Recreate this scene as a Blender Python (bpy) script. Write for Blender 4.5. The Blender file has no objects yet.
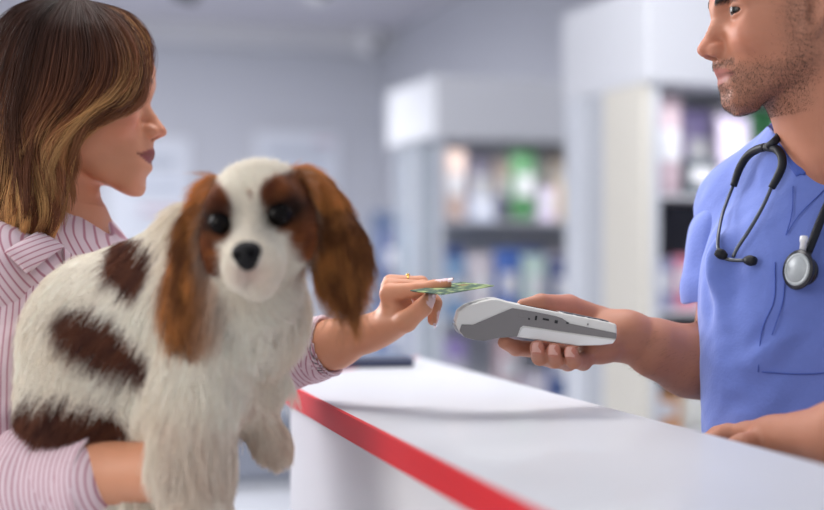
import bpy, math, random
import numpy as np
from mathutils import Vector, Matrix
random.seed(7); rng = np.random.default_rng(7)
C = bpy.context.scene.collection
# ------------------------------------------------------------------ camera, world, lights, exposure
F = 1400.0; CZ = 1.3                      # focal length in pixels (824 px frame), eye height
def W(px, py, d):                          # a point of the place: d metres in front of the lens
    return np.array([(px - 412.0) / F * d, d, CZ - (py - 255.0) / F * d])
cam = bpy.data.cameras.new('camera'); camo = bpy.data.objects.new('camera', cam); C.objects.link(camo)
camo.location = (0, 0, CZ); camo.rotation_euler = (math.pi / 2, 0, 0)
cam.sensor_width = 36; cam.lens = 36 * F / 824; cam.clip_start = .05
cam.dof.use_dof = True; cam.dof.focus_distance = 1.60; cam.dof.aperture_fstop = 1.9
bpy.context.scene.camera = camo
wd = bpy.data.worlds.new('world'); bpy.context.scene.world = wd; wd.use_nodes = True
bg = wd.node_tree.nodes['Background']; bg.inputs[0].default_value = (.88, .93, 1.0, 1); bg.inputs[1].default_value = .58
def area(name, loc, target, size, power, col=(1, 1, 1), sy=None, spread=180):
    l = bpy.data.lights.new(name, 'AREA'); l.energy = power; l.color = col; l.size = size
    l.spread = math.radians(spread)
    if sy: l.shape = 'RECTANGLE'; l.size_y = sy
    o = bpy.data.objects.new(name, l); C.objects.link(o); o.location = loc
    o.rotation_euler = (Vector(target) - Vector(loc)).to_track_quat('-Z', 'Y').to_euler(); return o
area('overhead_fill_light', (-.1, 2.2, 2.76), (-.1, 2.2, 0), 1.3, 25, (1, .97, .93), .8)  # soft light added under the ceiling above the counter, without a fixture
area('overhead_fill_light', (-2.0, 6.2, 2.76), (-1.7, 7.4, 0), 2.4, 175, (.98, .98, 1), 1.6, 140)  # added overhead to brighten the back wall, without a fixture
area('overhead_fill_light', (.1, 3.0, 2.76), (.9, 4.6, 1.2), 1.2, 44, (.98, .98, 1), .8)  # added overhead and tilted to brighten the fronts of the display units
area('added_left_light', (-2.4, .1, 2.1), (.4, 1.8, 1.25), 1.9, 40, (1, .95, .89), 1.6)  # added warm fill from the front left; no window stands there
area('added_left_light', (-2.0, 3.5, 2.1), (.2, 1.6, 1.25), 1.5, 24, (.97, .98, 1), 1.3, 95)  # added back light for the woman, dog and hand; no window stands there
area('added_shelf_light', (1.22, 4.22, 1.805), (1.22, 4.28, 0), .85, 1.7, (1, 1, 1), .10)  # added under the nearer header to brighten its goods; no lamp is modelled
area('added_shelf_light', (.62, 5.98, 1.785), (.62, 6.04, 0), .85, 1.9, (1, 1, 1), .10)  # added under the farther header to brighten its goods; no lamp is modelled
vs = bpy.context.scene.view_settings
vs.view_transform = 'Standard'; vs.look = 'None'; vs.gamma = 1; vs.exposure = 0.06; vs.use_curve_mapping = False
# ------------------------------------------------------------------ tagging
def tag(o, label=None, cat=None, group=None, kind=None):
    if label: o['label'] = label
    if cat: o['category'] = cat
    if group: o['group'] = group
    if kind: o['kind'] = kind
    return o
def empty(name, loc, label, cat, group=None, rz=0):
    o = bpy.data.objects.new(name, None); C.objects.link(o); o.location = loc; o.rotation_euler = (0, 0, rz)
    o.empty_display_size = .05
    return tag(o, label, cat, group)
def link(name, me, mat, parent=None, smooth=True):
    o = bpy.data.objects.new(name, me); C.objects.link(o)
    if mat is not None: me.materials.append(mat)
    if parent is not None:
        o.parent = parent; o.matrix_parent_inverse = wm(parent).inverted()
    if smooth and hasattr(me, 'polygons'):
        me.polygons.foreach_set('use_smooth', np.ones(len(me.polygons), bool))
    return o
def wm(o):
    m = o.matrix_basis.copy()
    return m if o.parent is None else wm(o.parent) @ o.matrix_parent_inverse @ m
# ------------------------------------------------------------------ materials
def mat(name, col=(.8, .8, .8), rough=.5, metal=0, noise=0, nscale=20, bump=0, bscale=80, attr=None, sss=0, sheen=0,
        alpha=1, trans=0, coat=0, spec=.5, emit=None, estr=0, objcol=False, rnoise=0):
    m = bpy.data.materials.new(name); m.use_nodes = True; nt = m.node_tree; N = nt.nodes; L = nt.links
    b = N['Principled BSDF']
    b.inputs['Base Color'].default_value = (*col, 1); b.inputs['Roughness'].default_value = rough
    b.inputs['Metallic'].default_value = metal; b.inputs['Specular IOR Level'].default_value = spec
    b.inputs['Coat Weight'].default_value = coat; b.inputs['Alpha'].default_value = alpha
    b.inputs['Transmission Weight'].default_value = trans
    if sheen: b.inputs['Sheen Weight'].default_value = sheen; b.inputs['Sheen Roughness'].default_value = .5
    if sss:
        b.inputs['Subsurface Weight'].default_value = sss; b.inputs['Subsurface Radius'].default_value = (1, .35, .2)
        b.inputs['Subsurface Scale'].default_value = .006
    if emit: b.inputs['Emission Color'].default_value = (*emit, 1); b.inputs['Emission Strength'].default_value = estr
    tc = N.new('ShaderNodeTexCoord'); src = None
    if attr:
        a = N.new('ShaderNodeAttribute'); a.attribute_name = attr; src = a.outputs['Color']
    if objcol:
        a = N.new('ShaderNodeObjectInfo'); src = a.outputs['Color']
    n = N.new('ShaderNodeTexNoise'); n.inputs['Scale'].default_value = nscale; n.inputs['Detail'].default_value = 4
    L.new(tc.outputs['Object'], n.inputs['Vector'])
    hv = N.new('ShaderNodeHueSaturation')
    mr = N.new('ShaderNodeMapRange'); mr.inputs['To Min'].default_value = 1 - noise; mr.inputs['To Max'].default_value = 1 + noise
    L.new(n.outputs['Fac'], mr.inputs['Value']); L.new(mr.outputs[0], hv.inputs['Value'])
    hv.inputs['Color'].default_value = (*col, 1)
    if src: L.new(src, hv.inputs['Color'])
    L.new(hv.outputs[0], b.inputs['Base Color'])
    if bump:
        n2 = N.new('ShaderNodeTexNoise'); n2.inputs['Scale'].default_value = bscale; n2.inputs['Detail'].default_value = 5
        L.new(tc.outputs['Object'], n2.inputs['Vector'])
        bp = N.new('ShaderNodeBump'); bp.inputs['Strength'].default_value = bump; bp.inputs['Distance'].default_value = .002
        L.new(n2.outputs['Fac'], bp.inputs['Height']); L.new(bp.outputs[0], b.inputs['Normal'])
    return m
# ------------------------------------------------------------------ plain mesh helpers
def mesh(name, V, Fc):
    me = bpy.data.meshes.new(name); me.from_pydata([tuple(map(float, v)) for v in V], [], [tuple(f) for f in Fc]); me.update(); return me
def bevel(o, w, seg=3, ang=30):
    m = o.modifiers.new('bevel', 'BEVEL'); m.width = w; m.segments = seg; m.limit_method = 'ANGLE'; m.angle_limit = math.radians(ang); m.harden_normals = False
    return o
def prism(poly, e, o0=0.0):                # poly: list of 3D points (planar, ordered); e: extrusion vector
    n = len(poly); P = [np.array(p, float) for p in poly]; e = np.array(e, float)
    V = P + [p + e for p in P]
    Fc = [list(range(n))[::-1], list(range(n, 2 * n))] + [[i, (i + 1) % n, n + (i + 1) % n, n + i] for i in range(n)]
    return V, Fc
def boxv(c, ax, ay, az):                   # centre and three half-axis vectors
    c, ax, ay, az = [np.array(v, float) for v in (c, ax, ay, az)]
    V = [c + i * ax + j * ay + k * az for k in (-1, 1) for j in (-1, 1) for i in (-1, 1)]
    return V, [[0, 2, 3, 1], [4, 5, 7, 6], [0, 1, 5, 4], [2, 6, 7, 3], [0, 4, 6, 2], [1, 3, 7, 5]]
def merge(parts):
    V = []; Fc = []
    for v, f in parts:
        k = len(V); V += list(v); Fc += [[i + k for i in q] for q in f]
    return V, Fc
def fix(o):
    import bmesh
    bm = bmesh.new(); bm.from_mesh(o.data); bmesh.ops.recalc_face_normals(bm, faces=bm.faces); bm.to_mesh(o.data); bm.free(); return o
def catmull(P, n):
    P = np.array(P, float); m = len(P); Q = np.vstack([2 * P[0] - P[1], P, 2 * P[-1] - P[-2]])
    t = np.linspace(0, m - 1 - 1e-9, n); i = t.astype(int); u = (t - i)[:, None]
    a, b, c, d = Q[i], Q[i + 1], Q[i + 2], Q[i + 3]
    return .5 * (2 * b + (c - a) * u + (2 * a - 5 * b + 4 * c - d) * u ** 2 + (3 * b - a - 3 * c + d) * u ** 3)
def tube(P, r, seg=12, n=None, flat=1.0, flatdir=None):
    P = np.array(P, float)
    R = np.array(r if hasattr(r, '__len__') else [r] * len(P), float)
    if n:
        R = catmull(R[:, None], n)[:, 0]; P = catmull(P, n)
    T = np.gradient(P, axis=0); T /= np.linalg.norm(T, axis=1)[:, None] + 1e-12
    up = np.array([0, 0, 1.0]) if abs(T[0][2]) < .9 else np.array([1.0, 0, 0])
    if flatdir is not None: up = np.array(flatdir, float)
    V = []; N1 = None
    for k in range(len(P)):
        a = up if (N1 is None or flatdir is not None) else N1
        N1 = a - T[k] * a.dot(T[k]); N1 /= np.linalg.norm(N1) + 1e-12; N2 = np.cross(T[k], N1)
        for s in range(seg):
            q = 2 * math.pi * s / seg; V.append(P[k] + R[k] * (math.cos(q) * N1 * flat + math.sin(q) * N2))
    Fc = [[k * seg + s, k * seg + (s + 1) % seg, (k + 1) * seg + (s + 1) % seg, (k + 1) * seg + s] for k in range(len(P) - 1) for s in range(seg)]
    c0 = len(V); V.append(P[0] - T[0] * R[0] * .35); V.append(P[-1] + T[-1] * R[-1] * .35); e = (len(P) - 1) * seg
    for s in range(seg): Fc.append([(s + 1) % seg, s, c0]); Fc.append([e + s, e + (s + 1) % seg, c0 + 1])
    return V, Fc
def lathe(c, axis, prof, seg=32):          # prof: (radius, height) pairs along axis
    axis = np.array(axis, float); axis /= np.linalg.norm(axis); u = np.cross(axis, [0, 0, 1.0] if abs(axis[2]) < .9 else [1.0, 0, 0]); u /= np.linalg.norm(u); w = np.cross(axis, u)
    V = [np.array(c) + axis * h + r * (math.cos(2 * math.pi * s / seg) * u + math.sin(2 * math.pi * s / seg) * w) for r, h in prof for s in range(seg)]
    Fc = [[k * seg + s, k * seg + (s + 1) % seg, (k + 1) * seg + (s + 1) % seg, (k + 1) * seg + s] for k in range(len(prof) - 1) for s in range(seg)]
    Fc += [list(range(seg))[::-1], [(len(prof) - 1) * seg + s for s in range(seg)]]
    return V, Fc
# ------------------------------------------------------------------ smooth-blended solid forms, meshed at an even spacing
def cap(a, b, r1, r2=None, k=.01, op=1): return dict(t='c', a=np.array(a, float), b=np.array(b, float), r1=r1, r2=r1 if r2 is None else r2, k=k, op=op)
def ell(c, r, R=None, k=.01, op=1):
    r = [r] * 3 if not hasattr(r, '__len__') else r
    return dict(t='e', c=np.array(c, float), r=np.array(r, float), R=np.eye(3) if R is None else np.array(R, float), k=k, op=op)
def half(p, n, k=.002, op=-1): return dict(t='h', p=np.array(p, float), n=np.array(n, float) / np.linalg.norm(n), k=k, op=op)
def fun(f, k=.004, op=1): return dict(t='f', f=f, k=k, op=op)
def chain(P, r, k=.01): return [cap(P[i], P[i + 1], r[i], r[i + 1], k) for i in range(len(P) - 1)]
def dist(p, X):
    t = p['t']
    if t == 'c':
        ba = p['b'] - p['a']; pa = X - p['a']; h = np.clip(pa @ ba / (ba @ ba + 1e-12), 0, 1)
        return np.linalg.norm(pa - h[:, None] * ba, axis=1) - (p['r1'] + (p['r2'] - p['r1']) * h)
    if t == 'e':
        q = (X - p['c']) @ p['R'] / p['r']; k0 = np.linalg.norm(q, axis=1); k1 = np.linalg.norm(q / p['r'], axis=1)
        return np.where(k0 < 1e-4, -p['r'].min(), k0 * (k0 - 1) / (k1 + 1e-9))
    if t == 'h': return (X - p['p']) @ p['n']
    return p['f'](X)
def sdf(prims, X, D=None):
    d = np.full(len(X), 1.0)
    for i, p in enumerate(prims):
        e = dist(p, X); k = p['k']
        if p['op'] == 1: h = np.maximum(k - np.abs(d - e), 0) / k; d = np.minimum(d, e) - h * h * k / 4
        else: e = -e; h = np.maximum(k - np.abs(d - e), 0) / k; d = np.maximum(d, e) + h * h * k / 4
    return d
def prim_tf(prims, Rm, T, s):              # Rm: 3x3 (columns are the local axes)
    out = []
    for p in prims:
        q = dict(p); q['k'] = p['k'] * s
        if p['t'] == 'c': q['a'] = Rm @ (p['a'] * s) + T; q['b'] = Rm @ (p['b'] * s) + T; q['r1'] *= s; q['r2'] *= s
        elif p['t'] == 'e': q['c'] = Rm @ (p['c'] * s) + T; q['r'] = p['r'] * s; q['R'] = Rm @ p['R']
        out.append(q)
    return out
def polygonise(prims, h, lo, hi, project=1):
    n = 14; lo = np.array(lo, float); hi = np.array(hi, float)
    nb = np.ceil((hi - lo) / (h * n)).astype(int); rad = h * n * .5 * math.sqrt(3)
    g = np.stack(np.meshgrid(*[np.arange(m) for m in nb], indexing='ij'), -1).reshape(-1, 3)
    cen = lo + (g + .5) * n * h
    dc = sdf(prims, cen); g = g[np.abs(dc) < rad * 2.3 + .02]; cen = lo + (g + .5) * n * h
    pd = np.stack([dist(p, cen) for p in prims], 1)
    kk = np.array([p['k'] + rad * 2.4 + .015 for p in prims]); fn = np.array([p['t'] in 'fh' for p in prims])
    act = (pd < kk) | fn
    loc = np.stack(np.meshgrid(*[np.arange(n + 1)] * 3, indexing='ij'), -1).reshape(-1, 3)
    Vk = []; Vp = []; EK = []; EA = []; ES = []
    cs = np.array([[i, j, k] for i in (0, 1) for j in (0, 1) for k in (0, 1)])
    edges = [(a, b) for a in range(8) for b in range(a + 1, 8) if np.abs(cs[a] - cs[b]).sum() == 1]
    for bi in range(len(g)):
        I = g[bi] * n + loc; X = lo + I * h
        pr = [prims[j] for j in np.nonzero(act[bi])[0]]
        if not pr: continue
        d = sdf(pr, X)
        if d.min() > 0 or d.max() < 0: continue
        G = d.reshape(n + 1, n + 1, n + 1); S = G < 0
        corner = [G[c[0]:c[0] + n, c[1]:c[1] + n, c[2]:c[2] + n] for c in cs]
        ns = sum((q < 0).astype(int) for q in corner); m = (ns > 0) & (ns < 8)
        ii = np.argwhere(m)
        if len(ii):
            cv = np.stack([q[m] for q in corner], 1); acc = np.zeros((len(ii), 3)); cnt = np.zeros(len(ii))
            for a, b in edges:
                va, vb = cv[:, a], cv[:, b]; x = (va < 0) != (vb < 0); t = np.where(x, va / (va - vb + 1e-20), 0)
                acc += np.where(x[:, None], cs[a] + t[:, None] * (cs[b] - cs[a]), 0); cnt += x
            Vp.append(lo + (g[bi] * n + ii + acc / cnt[:, None]) * h); Vk.append(g[bi] * n + ii)
        for ax in range(3):
            A = S[:n, :n, :n]; B = [S[1:, :n, :n], S[:n, 1:, :n], S[:n, :n, 1:]][ax]
            q = np.argwhere(A != B)
            if len(q): EK.append(g[bi] * n + q); EA.append(np.full(len(q), ax)); ES.append(A[tuple(q.T)])
    Vk = np.vstack(Vk); Vp = np.vstack(Vp); EK = np.vstack(EK); EA = np.concatenate(EA); ES = np.concatenate(ES)
    M = np.array([1 << 42, 1 << 21, 1], np.int64); key = (Vk + 4).astype(np.int64) @ M; so = np.argsort(key); ks = key[so]
    quads = []
    for ax in range(3):
        m = EA == ax; E = EK[m]; s = ES[m]; u = np.zeros(3, int); v = np.zeros(3, int); u[(ax + 1) % 3] = 1; v[(ax + 2) % 3] = 1
        idx = []; ok = np.ones(len(E), bool)
        for off in (-u - v, -v, 0 * u, -u):
            kq = (E + off + 4).astype(np.int64) @ M; p = np.clip(np.searchsorted(ks, kq), 0, len(ks) - 1); ok &= ks[p] == kq; idx.append(so[p])
        Q = np.stack(idx, 1); Q[~s] = Q[~s][:, ::-1]; quads.append(Q[ok])
    Q = np.vstack(quads); V = Vp
    for _ in range(project):
        out = np.empty_like(V)
        for a in range(0, len(V), 60000):
            X = V[a:a + 60000]; e = h * .3; d0 = sdf(prims, X)
            gr = np.stack([sdf(prims, X + e * np.eye(3)[j]) - d0 for j in range(3)], 1) / e
            st = np.clip(d0 / np.maximum((gr ** 2).sum(1), .25), -h, h); out[a:a + 60000] = X - gr * st[:, None]
        V = out
    return V, Q
def fastmesh(name, V, Q, col=None, attrs=None):
    me = bpy.data.meshes.new(name); me.vertices.add(len(V)); me.vertices.foreach_set('co', V.astype(np.float32).ravel())
    me.loops.add(Q.size); me.loops.foreach_set('vertex_index', Q.astype(np.int32).ravel())
    me.polygons.add(len(Q)); me.polygons.foreach_set('loop_start', np.arange(0, Q.size, Q.shape[1], dtype=np.int32))
    me.update(calc_edges=True); me.validate()
    if col is not None:
        a = me.color_attributes.new('Col', 'FLOAT_COLOR', 'POINT'); c = np.ones((len(V), 4), np.float32); c[:, :3] = col; a.data.foreach_set('color', c.ravel())
    for k, v in (attrs or {}).items():
        a = me.attributes.new(k, 'FLOAT', 'POINT'); a.data.foreach_set('value', v.astype(np.float32))
    return me
def vnormals(V, Q):
    n = np.cross(V[Q[:, 2]] - V[Q[:, 0]], V[Q[:, 3]] - V[Q[:, 1]]); N = np.zeros_like(V)
    for j in range(4): np.add.at(N, Q[:, j], n)
    return N / (np.linalg.norm(N, axis=1)[:, None] + 1e-12)
def smoothstep(a, b, x): t = np.clip((x - a) / (b - a), 0, 1); return t * t * (3 - 2 * t)
_ph = rng.uniform(0, 6.28, (6, 24)); _dr = rng.normal(size=(6, 24, 3)); _dr /= np.linalg.norm(_dr, axis=2)[:, :, None]
def noise(X, s, ch=0, octv=3):             # cheap smooth noise in about -1..1
    o = np.zeros(len(X)); amp = 1; tot = 0
    for k in range(octv):
        for j in range(6):
            i = (k * 6 + j) % 24; o += amp * np.sin(X @ _dr[ch, i] * s * (1 + .13 * j) + _ph[ch, i] + 1.3 * np.sin(X @ _dr[ch, (i + 5) % 24] * s * .7)) / 6 ** .5
        tot += amp; amp *= .5; s *= 2.1
    return o / tot
def strands(name, P, R, col, m, parent):   # P: (n, k, 3) points, R: (k,) or (n,k) radii, col: (n, k, 3)
    n, k = P.shape[:2]; hc = bpy.data.hair_curves.new(name); hc.add_curves([k] * n)
    hc.attributes['position'].data.foreach_set('vector', P.astype(np.float32).ravel())
    ra = hc.attributes.get('radius') or hc.attributes.new('radius', 'FLOAT', 'POINT')
    ra.data.foreach_set('value', np.broadcast_to(R, (n, k)).astype(np.float32).ravel().copy())
    ca = hc.attributes.new('Col', 'FLOAT_COLOR', 'POINT'); c = np.ones((n, k, 4), np.float32); c[..., :3] = col; ca.data.foreach_set('color', c.ravel())
    o = bpy.data.objects.new(name, hc); C.objects.link(o); hc.materials.append(m)
    o.parent = parent; o.matrix_parent_inverse = wm(parent).inverted(); return o
def mix(a, b, t): t = np.asarray(t)[..., None]; return np.asarray(a) * (1 - t) + np.asarray(b) * t
def S(r, g, b):                            # screen colour 0-255 to linear
    return tuple(((c / 255) / 12.92 if c / 255 <= .04045 else ((c / 255 + .055) / 1.055) ** 2.4) for c in (r, g, b))
# ------------------------------------------------------------------ setting: room axes (A runs into the depth, B to the right)
A2 = np.array([-.3133, .9497, 0]); B2 = np.array([.9497, .3133, 0]); ZZ = np.array([0, 0, 1.0])
corner = W(380, 255, 9.7); corner[2] = 0; CEIL = 2.8
m_wall = mat('wall_paint', S(198, 200, 209), .9, noise=.03, nscale=2, bump=.05)
m_ceil = mat('ceiling_paint', S(206, 204, 212), .9, noise=.02, nscale=2)
m_floor = mat('floor_vinyl', S(196, 198, 204), .35, noise=.05, nscale=3)
def struct(name, V, Fc, m, parent=None):
    o = fix(link(name, mesh(name, V, Fc), m, parent, smooth=False)); 
    if parent is None: tag(o, kind='structure')
    return o
wl = corner - B2 * 6.2; wr = corner - A2 * 8.3
struct('wall_back', *boxv((wl + corner) / 2 + ZZ * 1.4 + A2 * .06, B2 * 3.2, A2 * .06, ZZ * 1.4), m_wall)
struct('wall_right', *boxv((corner + wr) / 2 + ZZ * 1.4 + B2 * .06, A2 * 4.15, B2 * .06, ZZ * 1.4), m_wall)
cc = corner - B2 * 3.1 - A2 * 4.4
struct('floor', *boxv(cc - A2 * .9 - ZZ * .05, B2 * 3.3, A2 * 5.4, ZZ * .05), m_floor)
struct('ceiling', *boxv(cc + ZZ * (CEIL + .05), B2 * 3.3, A2 * 4.5, ZZ * .05), m_ceil)
struct('wall_left', *boxv(wl - B2 * .06 - A2 * 1.4 + ZZ * 1.4, A2 * 1.5, B2 * .06, ZZ * 1.4), m_wall)
m_bulk = mat('bulkhead_paint', S(214, 214, 218), .9)
bk = wl + (corner - wl) * .5 - A2 * .16 + ZZ * (CEIL - .06)
struct('trim_1', *boxv(bk, B2 * 3.1, A2 * .16, ZZ * .06), m_bulk)
struct('baseboard_back', *boxv((wl + corner) / 2 - A2 * .012 + ZZ * .05, B2 * 3.08, A2 * .01, ZZ * .05), m_bulk)
# ceiling cameras and a spotlight
m_plastic = mat('white_plastic', S(226, 226, 230), .4); m_dark = mat('dark_plastic', S(40, 42, 50), .35); m_blk = mat('black_rubber', S(24, 25, 30), .45, bump=.05)
def dome(px, py, d, label, r=.075):
    top = W(px, py, d); top[2] = CEIL - .002
    e = empty('security_camera', tuple(top), label, 'camera', 'ceiling security cameras')
    link('mount', mesh('mount', *lathe(top, (0, 0, -1), [(r * .9, 0), (r, .01), (r, .04), (r * .9, .05)])), m_plastic, e)
    link('housing', mesh('housing', *lathe(top, (0, 0, -1), [(r * .75, .045), (r * .9, .07), (r * .85, .12), (r * .6, .165), (.01, .185)])), m_plastic, e)
    c = top + np.array([.03, -.045, -.125]); link('lens', mesh('lens', *lathe(c, (.5, -.8, -.35), [(.02, 0), (.024, .01), (.024, .03), (.018, .034)])), m_dark, e)
dome(369, 40, 9.3, 'white dome camera in the corner where both walls meet the ceiling', .085)
dome(318, 4, 7.35, 'white dome camera cut by the top edge, out on the ceiling left of the corner', .085)
p = W(186, 5, 7.6); p[2] = CEIL
e = empty('ceiling_spotlight', tuple(p), 'dark spotlight on the ceiling above the left side of the back wall', 'spotlight')
link('bracket', mesh('bracket', *tube([p - ZZ * .001, p - ZZ * .06], [.025, .012])), m_dark, e)
link('lamp_head', mesh('lamp_head', *lathe(p - ZZ * .06 + [-.08, 0, .01], (1, -.1, -.3), [(.02, 0), (.045, .03), (.05, .12), (.045, .15)])), m_dark, e)
# posters on the back wall
m_paper = mat('poster_paper', S(222, 226, 236), .6); m_frame = mat('poster_frame', S(205, 206, 212), .4)
m_ink1 = mat('poster_ink_pink', S(206, 176, 190), .6); m_ink2 = mat('poster_ink_blue', S(178, 190, 212), .6); m_ink3 = mat('poster_ink_grey', S(190, 196, 208), .6)
def onwall(px, py, off=.0):                # the point of the back wall seen at this pixel
    r = W(px, py, 1.0) - np.array([0, 0, CZ]); o = np.array([0, 0, CZ]); pl = corner - A2 * off
    return o + r * ((pl - o) @ A2) / (r @ A2)
def poster(x0, y0, x1, y1, label, marks):
    a = onwall(x0, y1); b = onwall(x1, y0); w = (b - a) @ B2; h = b[2] - a[2]; c = (a + b) / 2
    e = empty('framed_poster', tuple(c), label, 'poster')
    fix(link('frame', mesh('frame', *boxv(c - A2 * .012, B2 * w / 2, A2 * .011, ZZ * h / 2)), m_frame, e, False))
    fix(link('print', mesh('print', *boxv(c - A2 * .026, B2 * (w / 2 - .02), A2 * .003, ZZ * (h / 2 - .02))), m_paper, e, False))
    for (u, v, du, dv, m) in marks:
        fix(link('printed_block', mesh('printed_block', *boxv(c - A2 * .0305 + B2 * u * w + ZZ * v * h, B2 * du * w / 2, A2 * .0015, ZZ * dv * h / 2)), m, e, False))
poster(106, 136, 192, 246, 'large pale poster on the back wall just behind the woman and the dog', [(.15, -.18, .5, .05, m_ink1), (.1, -.28, .6, .04, m_ink3), (0, .25, .6, .12, m_ink3), (.05, .05, .7, .03, m_ink2), (.05, -.02, .5, .03, m_ink3)])
poster(252, 132, 340, 222, 'smaller pale poster on the back wall above the head of the dog', [(0, .25, .7, .12, m_ink3), (.0, .05, .6, .05, m_ink2), (-.1, -.2, .5, .2, m_ink3), (.3, .38, .2, .04, m_ink1)])
# low bench by the back wall
m_bench = mat('grey_bench', S(150, 154, 164), .6, noise=.05)
q = onwall(250, 440); q[2] = 0; q = q - A2 * 1.35
q = q - B2 * .62
e = empty('waiting_bench', tuple(q), 'low grey waiting bench on the floor, seen between the dog and the counter', 'bench')
sb = link('seat', mesh('seat', *boxv(q + ZZ * .42, B2 * .95, A2 * .24, ZZ * .05)), m_bench, e, False); fix(sb); bevel(sb, .02)
fix(link('base', mesh('base', *boxv(q + ZZ * .2, B2 * .9, A2 * .2, ZZ * .1699)), mat('bench_base', S(118, 122, 134), .6), e, False))
for s in (-1, 1):
    fix(link('leg', mesh('leg', *boxv(q + B2 * .8 * s + ZZ * .015, B2 * .03, A2 * .2, ZZ * .0149)), m_dark, e, False))
# ------------------------------------------------------------------ the counter
CT = 1.12
Ac = np.array([-.2619, .9651, 0]); Bc = np.array([.9651, .2619, 0])
n0 = W(281.5, 0, 1400 * .18 / (379.5 - 253)); n0[2] = 0; f0 = W(418, 0, 1400 * .18 / (355 - 253)); f0[2] = 0
n1 = n0 - Ac * 2.6; f1 = n1 + Bc * ((f0 - n0) @ Bc)
m_top = mat('counter_laminate', S(212, 214, 220), .38, noise=.012, nscale=6, coat=.1)
m_red = mat('red_edge_band', S(212, 34, 44), .5, spec=.2, noise=.05, nscale=8)
m_panel = mat('counter_panel', S(224, 224, 228), .4, noise=.02, nscale=3)
e = empty('reception_counter', tuple((n0 + f1) / 2), 'long white reception counter with a red front edge between the woman and the man', 'counter')
TH = .027
o = fix(link('countertop', mesh('countertop', *prism([n0 + ZZ * (CT - TH), n1 + ZZ * (CT - TH), f1 + ZZ * (CT - TH), f0 + ZZ * (CT - TH)], ZZ * TH)), m_top, e, False)); bevel(o, .0015, 2)
o = fix(link('edge_band', mesh('edge_band', *prism([n0 - Bc * .0016 + ZZ * (CT - TH), n1 - Bc * .0016 + ZZ * (CT - TH), n1 + Bc * .004 + ZZ * (CT - TH), n0 + Bc * .004 + ZZ * (CT - TH)], ZZ * (TH + .0004))), m_red, e, False))
ev = (f0 - n0) / np.linalg.norm(f0 - n0); en = np.array([-ev[1], ev[0], 0])
fix(link('edge_band', mesh('edge_band', *prism([n0 + en * .0014 + ZZ * (CT - TH), f0 + en * .0014 + ZZ * (CT - TH), f0 - en * .004 + ZZ * (CT - TH), n0 - en * .004 + ZZ * (CT - TH)], ZZ * (TH + .0004))), m_red, e, False))
i0 = n0 + Bc * .012 - Ac * .005; i1 = n1 + Bc * .012; j0 = f0 - Ac * .01 - Bc * .01
fix(link('front_panel', mesh('front_panel', *prism([i0 + ZZ * .08, i1 + ZZ * .08, i1 + Bc * .03 + ZZ * .08, i0 + Bc * .03 + ZZ * .08], ZZ * (CT - TH - .0801))), m_panel, e, False))
fix(link('end_panel', mesh('end_panel', *prism([i0 + Bc * .03 + ZZ * .08, j0 + ZZ * .08, j0 - Ac * .03 + ZZ * .08, i0 + Bc * .03 - Ac * .05 + ZZ * .08], ZZ * (CT - TH - .0801))), m_panel, e, False))
fix(link('plinth', mesh('plinth', *prism([i0 + Bc * .05 - Ac * .06, i1 + Bc * .05, i1 + Bc * .2, i0 + Bc * .2 - Ac * .06], ZZ * .0799)), m_dark, e, False))
for t in (.35, 1.25, 2.3):
    c = i0 + Bc * .14 - Ac * t; fix(link('divider', mesh('divider', *boxv(c + ZZ * (.08 + (CT - TH - .08) / 2), Bc * .11, Ac * .009, ZZ * ((CT - TH - .081) / 2))), m_panel, e, False))
# tablet in a dark case
tp = W(344, 0, 2.22); tp[2] = CT; tq = W(415, 0, 2.24); tq[2] = CT; tu = (tq - tp) / np.linalg.norm(tq - tp); tv = np.array([-tu[1], tu[0], 0])
m_case = mat('tablet_case', S(58, 66, 92), .4, noise=.05); m_scr = mat('tablet_glass', S(120, 138, 165), .15, coat=.5)
e = empty('tablet', tuple(tp), 'dark blue tablet lying on the far corner of the white counter below the hand', 'tablet')
c = tq - tu * .13 + tv * .085 + ZZ * .0085
o = fix(link('case', mesh('case', *boxv(c, tu * .13, tv * .085, ZZ * .0083)), m_case, e, False)); bevel(o, .006, 4)
o = fix(link('screen', mesh('screen', *boxv(c + ZZ * .0088, tu * .115, tv * .074, ZZ * .0006)), m_scr, e, False))
# ------------------------------------------------------------------ display units on the right wall, and their goods
m_white = mat('unit_white', S(214, 215, 220), .35, noise=.01); m_head = mat('header_white', S(212, 214, 220), .5)
m_cream = mat('unit_cream_panel', S(214, 210, 200), .5, noise=.03); m_glassp = mat('unit_glass', (.85, .92, .97), .05, trans=.92, spec=.4)
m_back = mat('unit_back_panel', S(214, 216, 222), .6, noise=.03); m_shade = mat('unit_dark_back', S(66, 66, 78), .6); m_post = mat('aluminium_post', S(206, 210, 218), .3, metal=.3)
m_prod = mat('package_print', (.8, .8, .8), .35, objcol=True, noise=.25, nscale=28, coat=.2); m_lid = mat('package_lid', S(235, 235, 238), .4); m_lab = mat('package_label', S(232, 232, 236), .4, noise=.2, nscale=60)
def lbox(w, h, d):
    a = boxv((0, 0, h / 2), (w / 2, 0, 0), (0, d / 2, 0), (0, 0, h / 2)); return mesh('box_body', *a)
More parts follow.
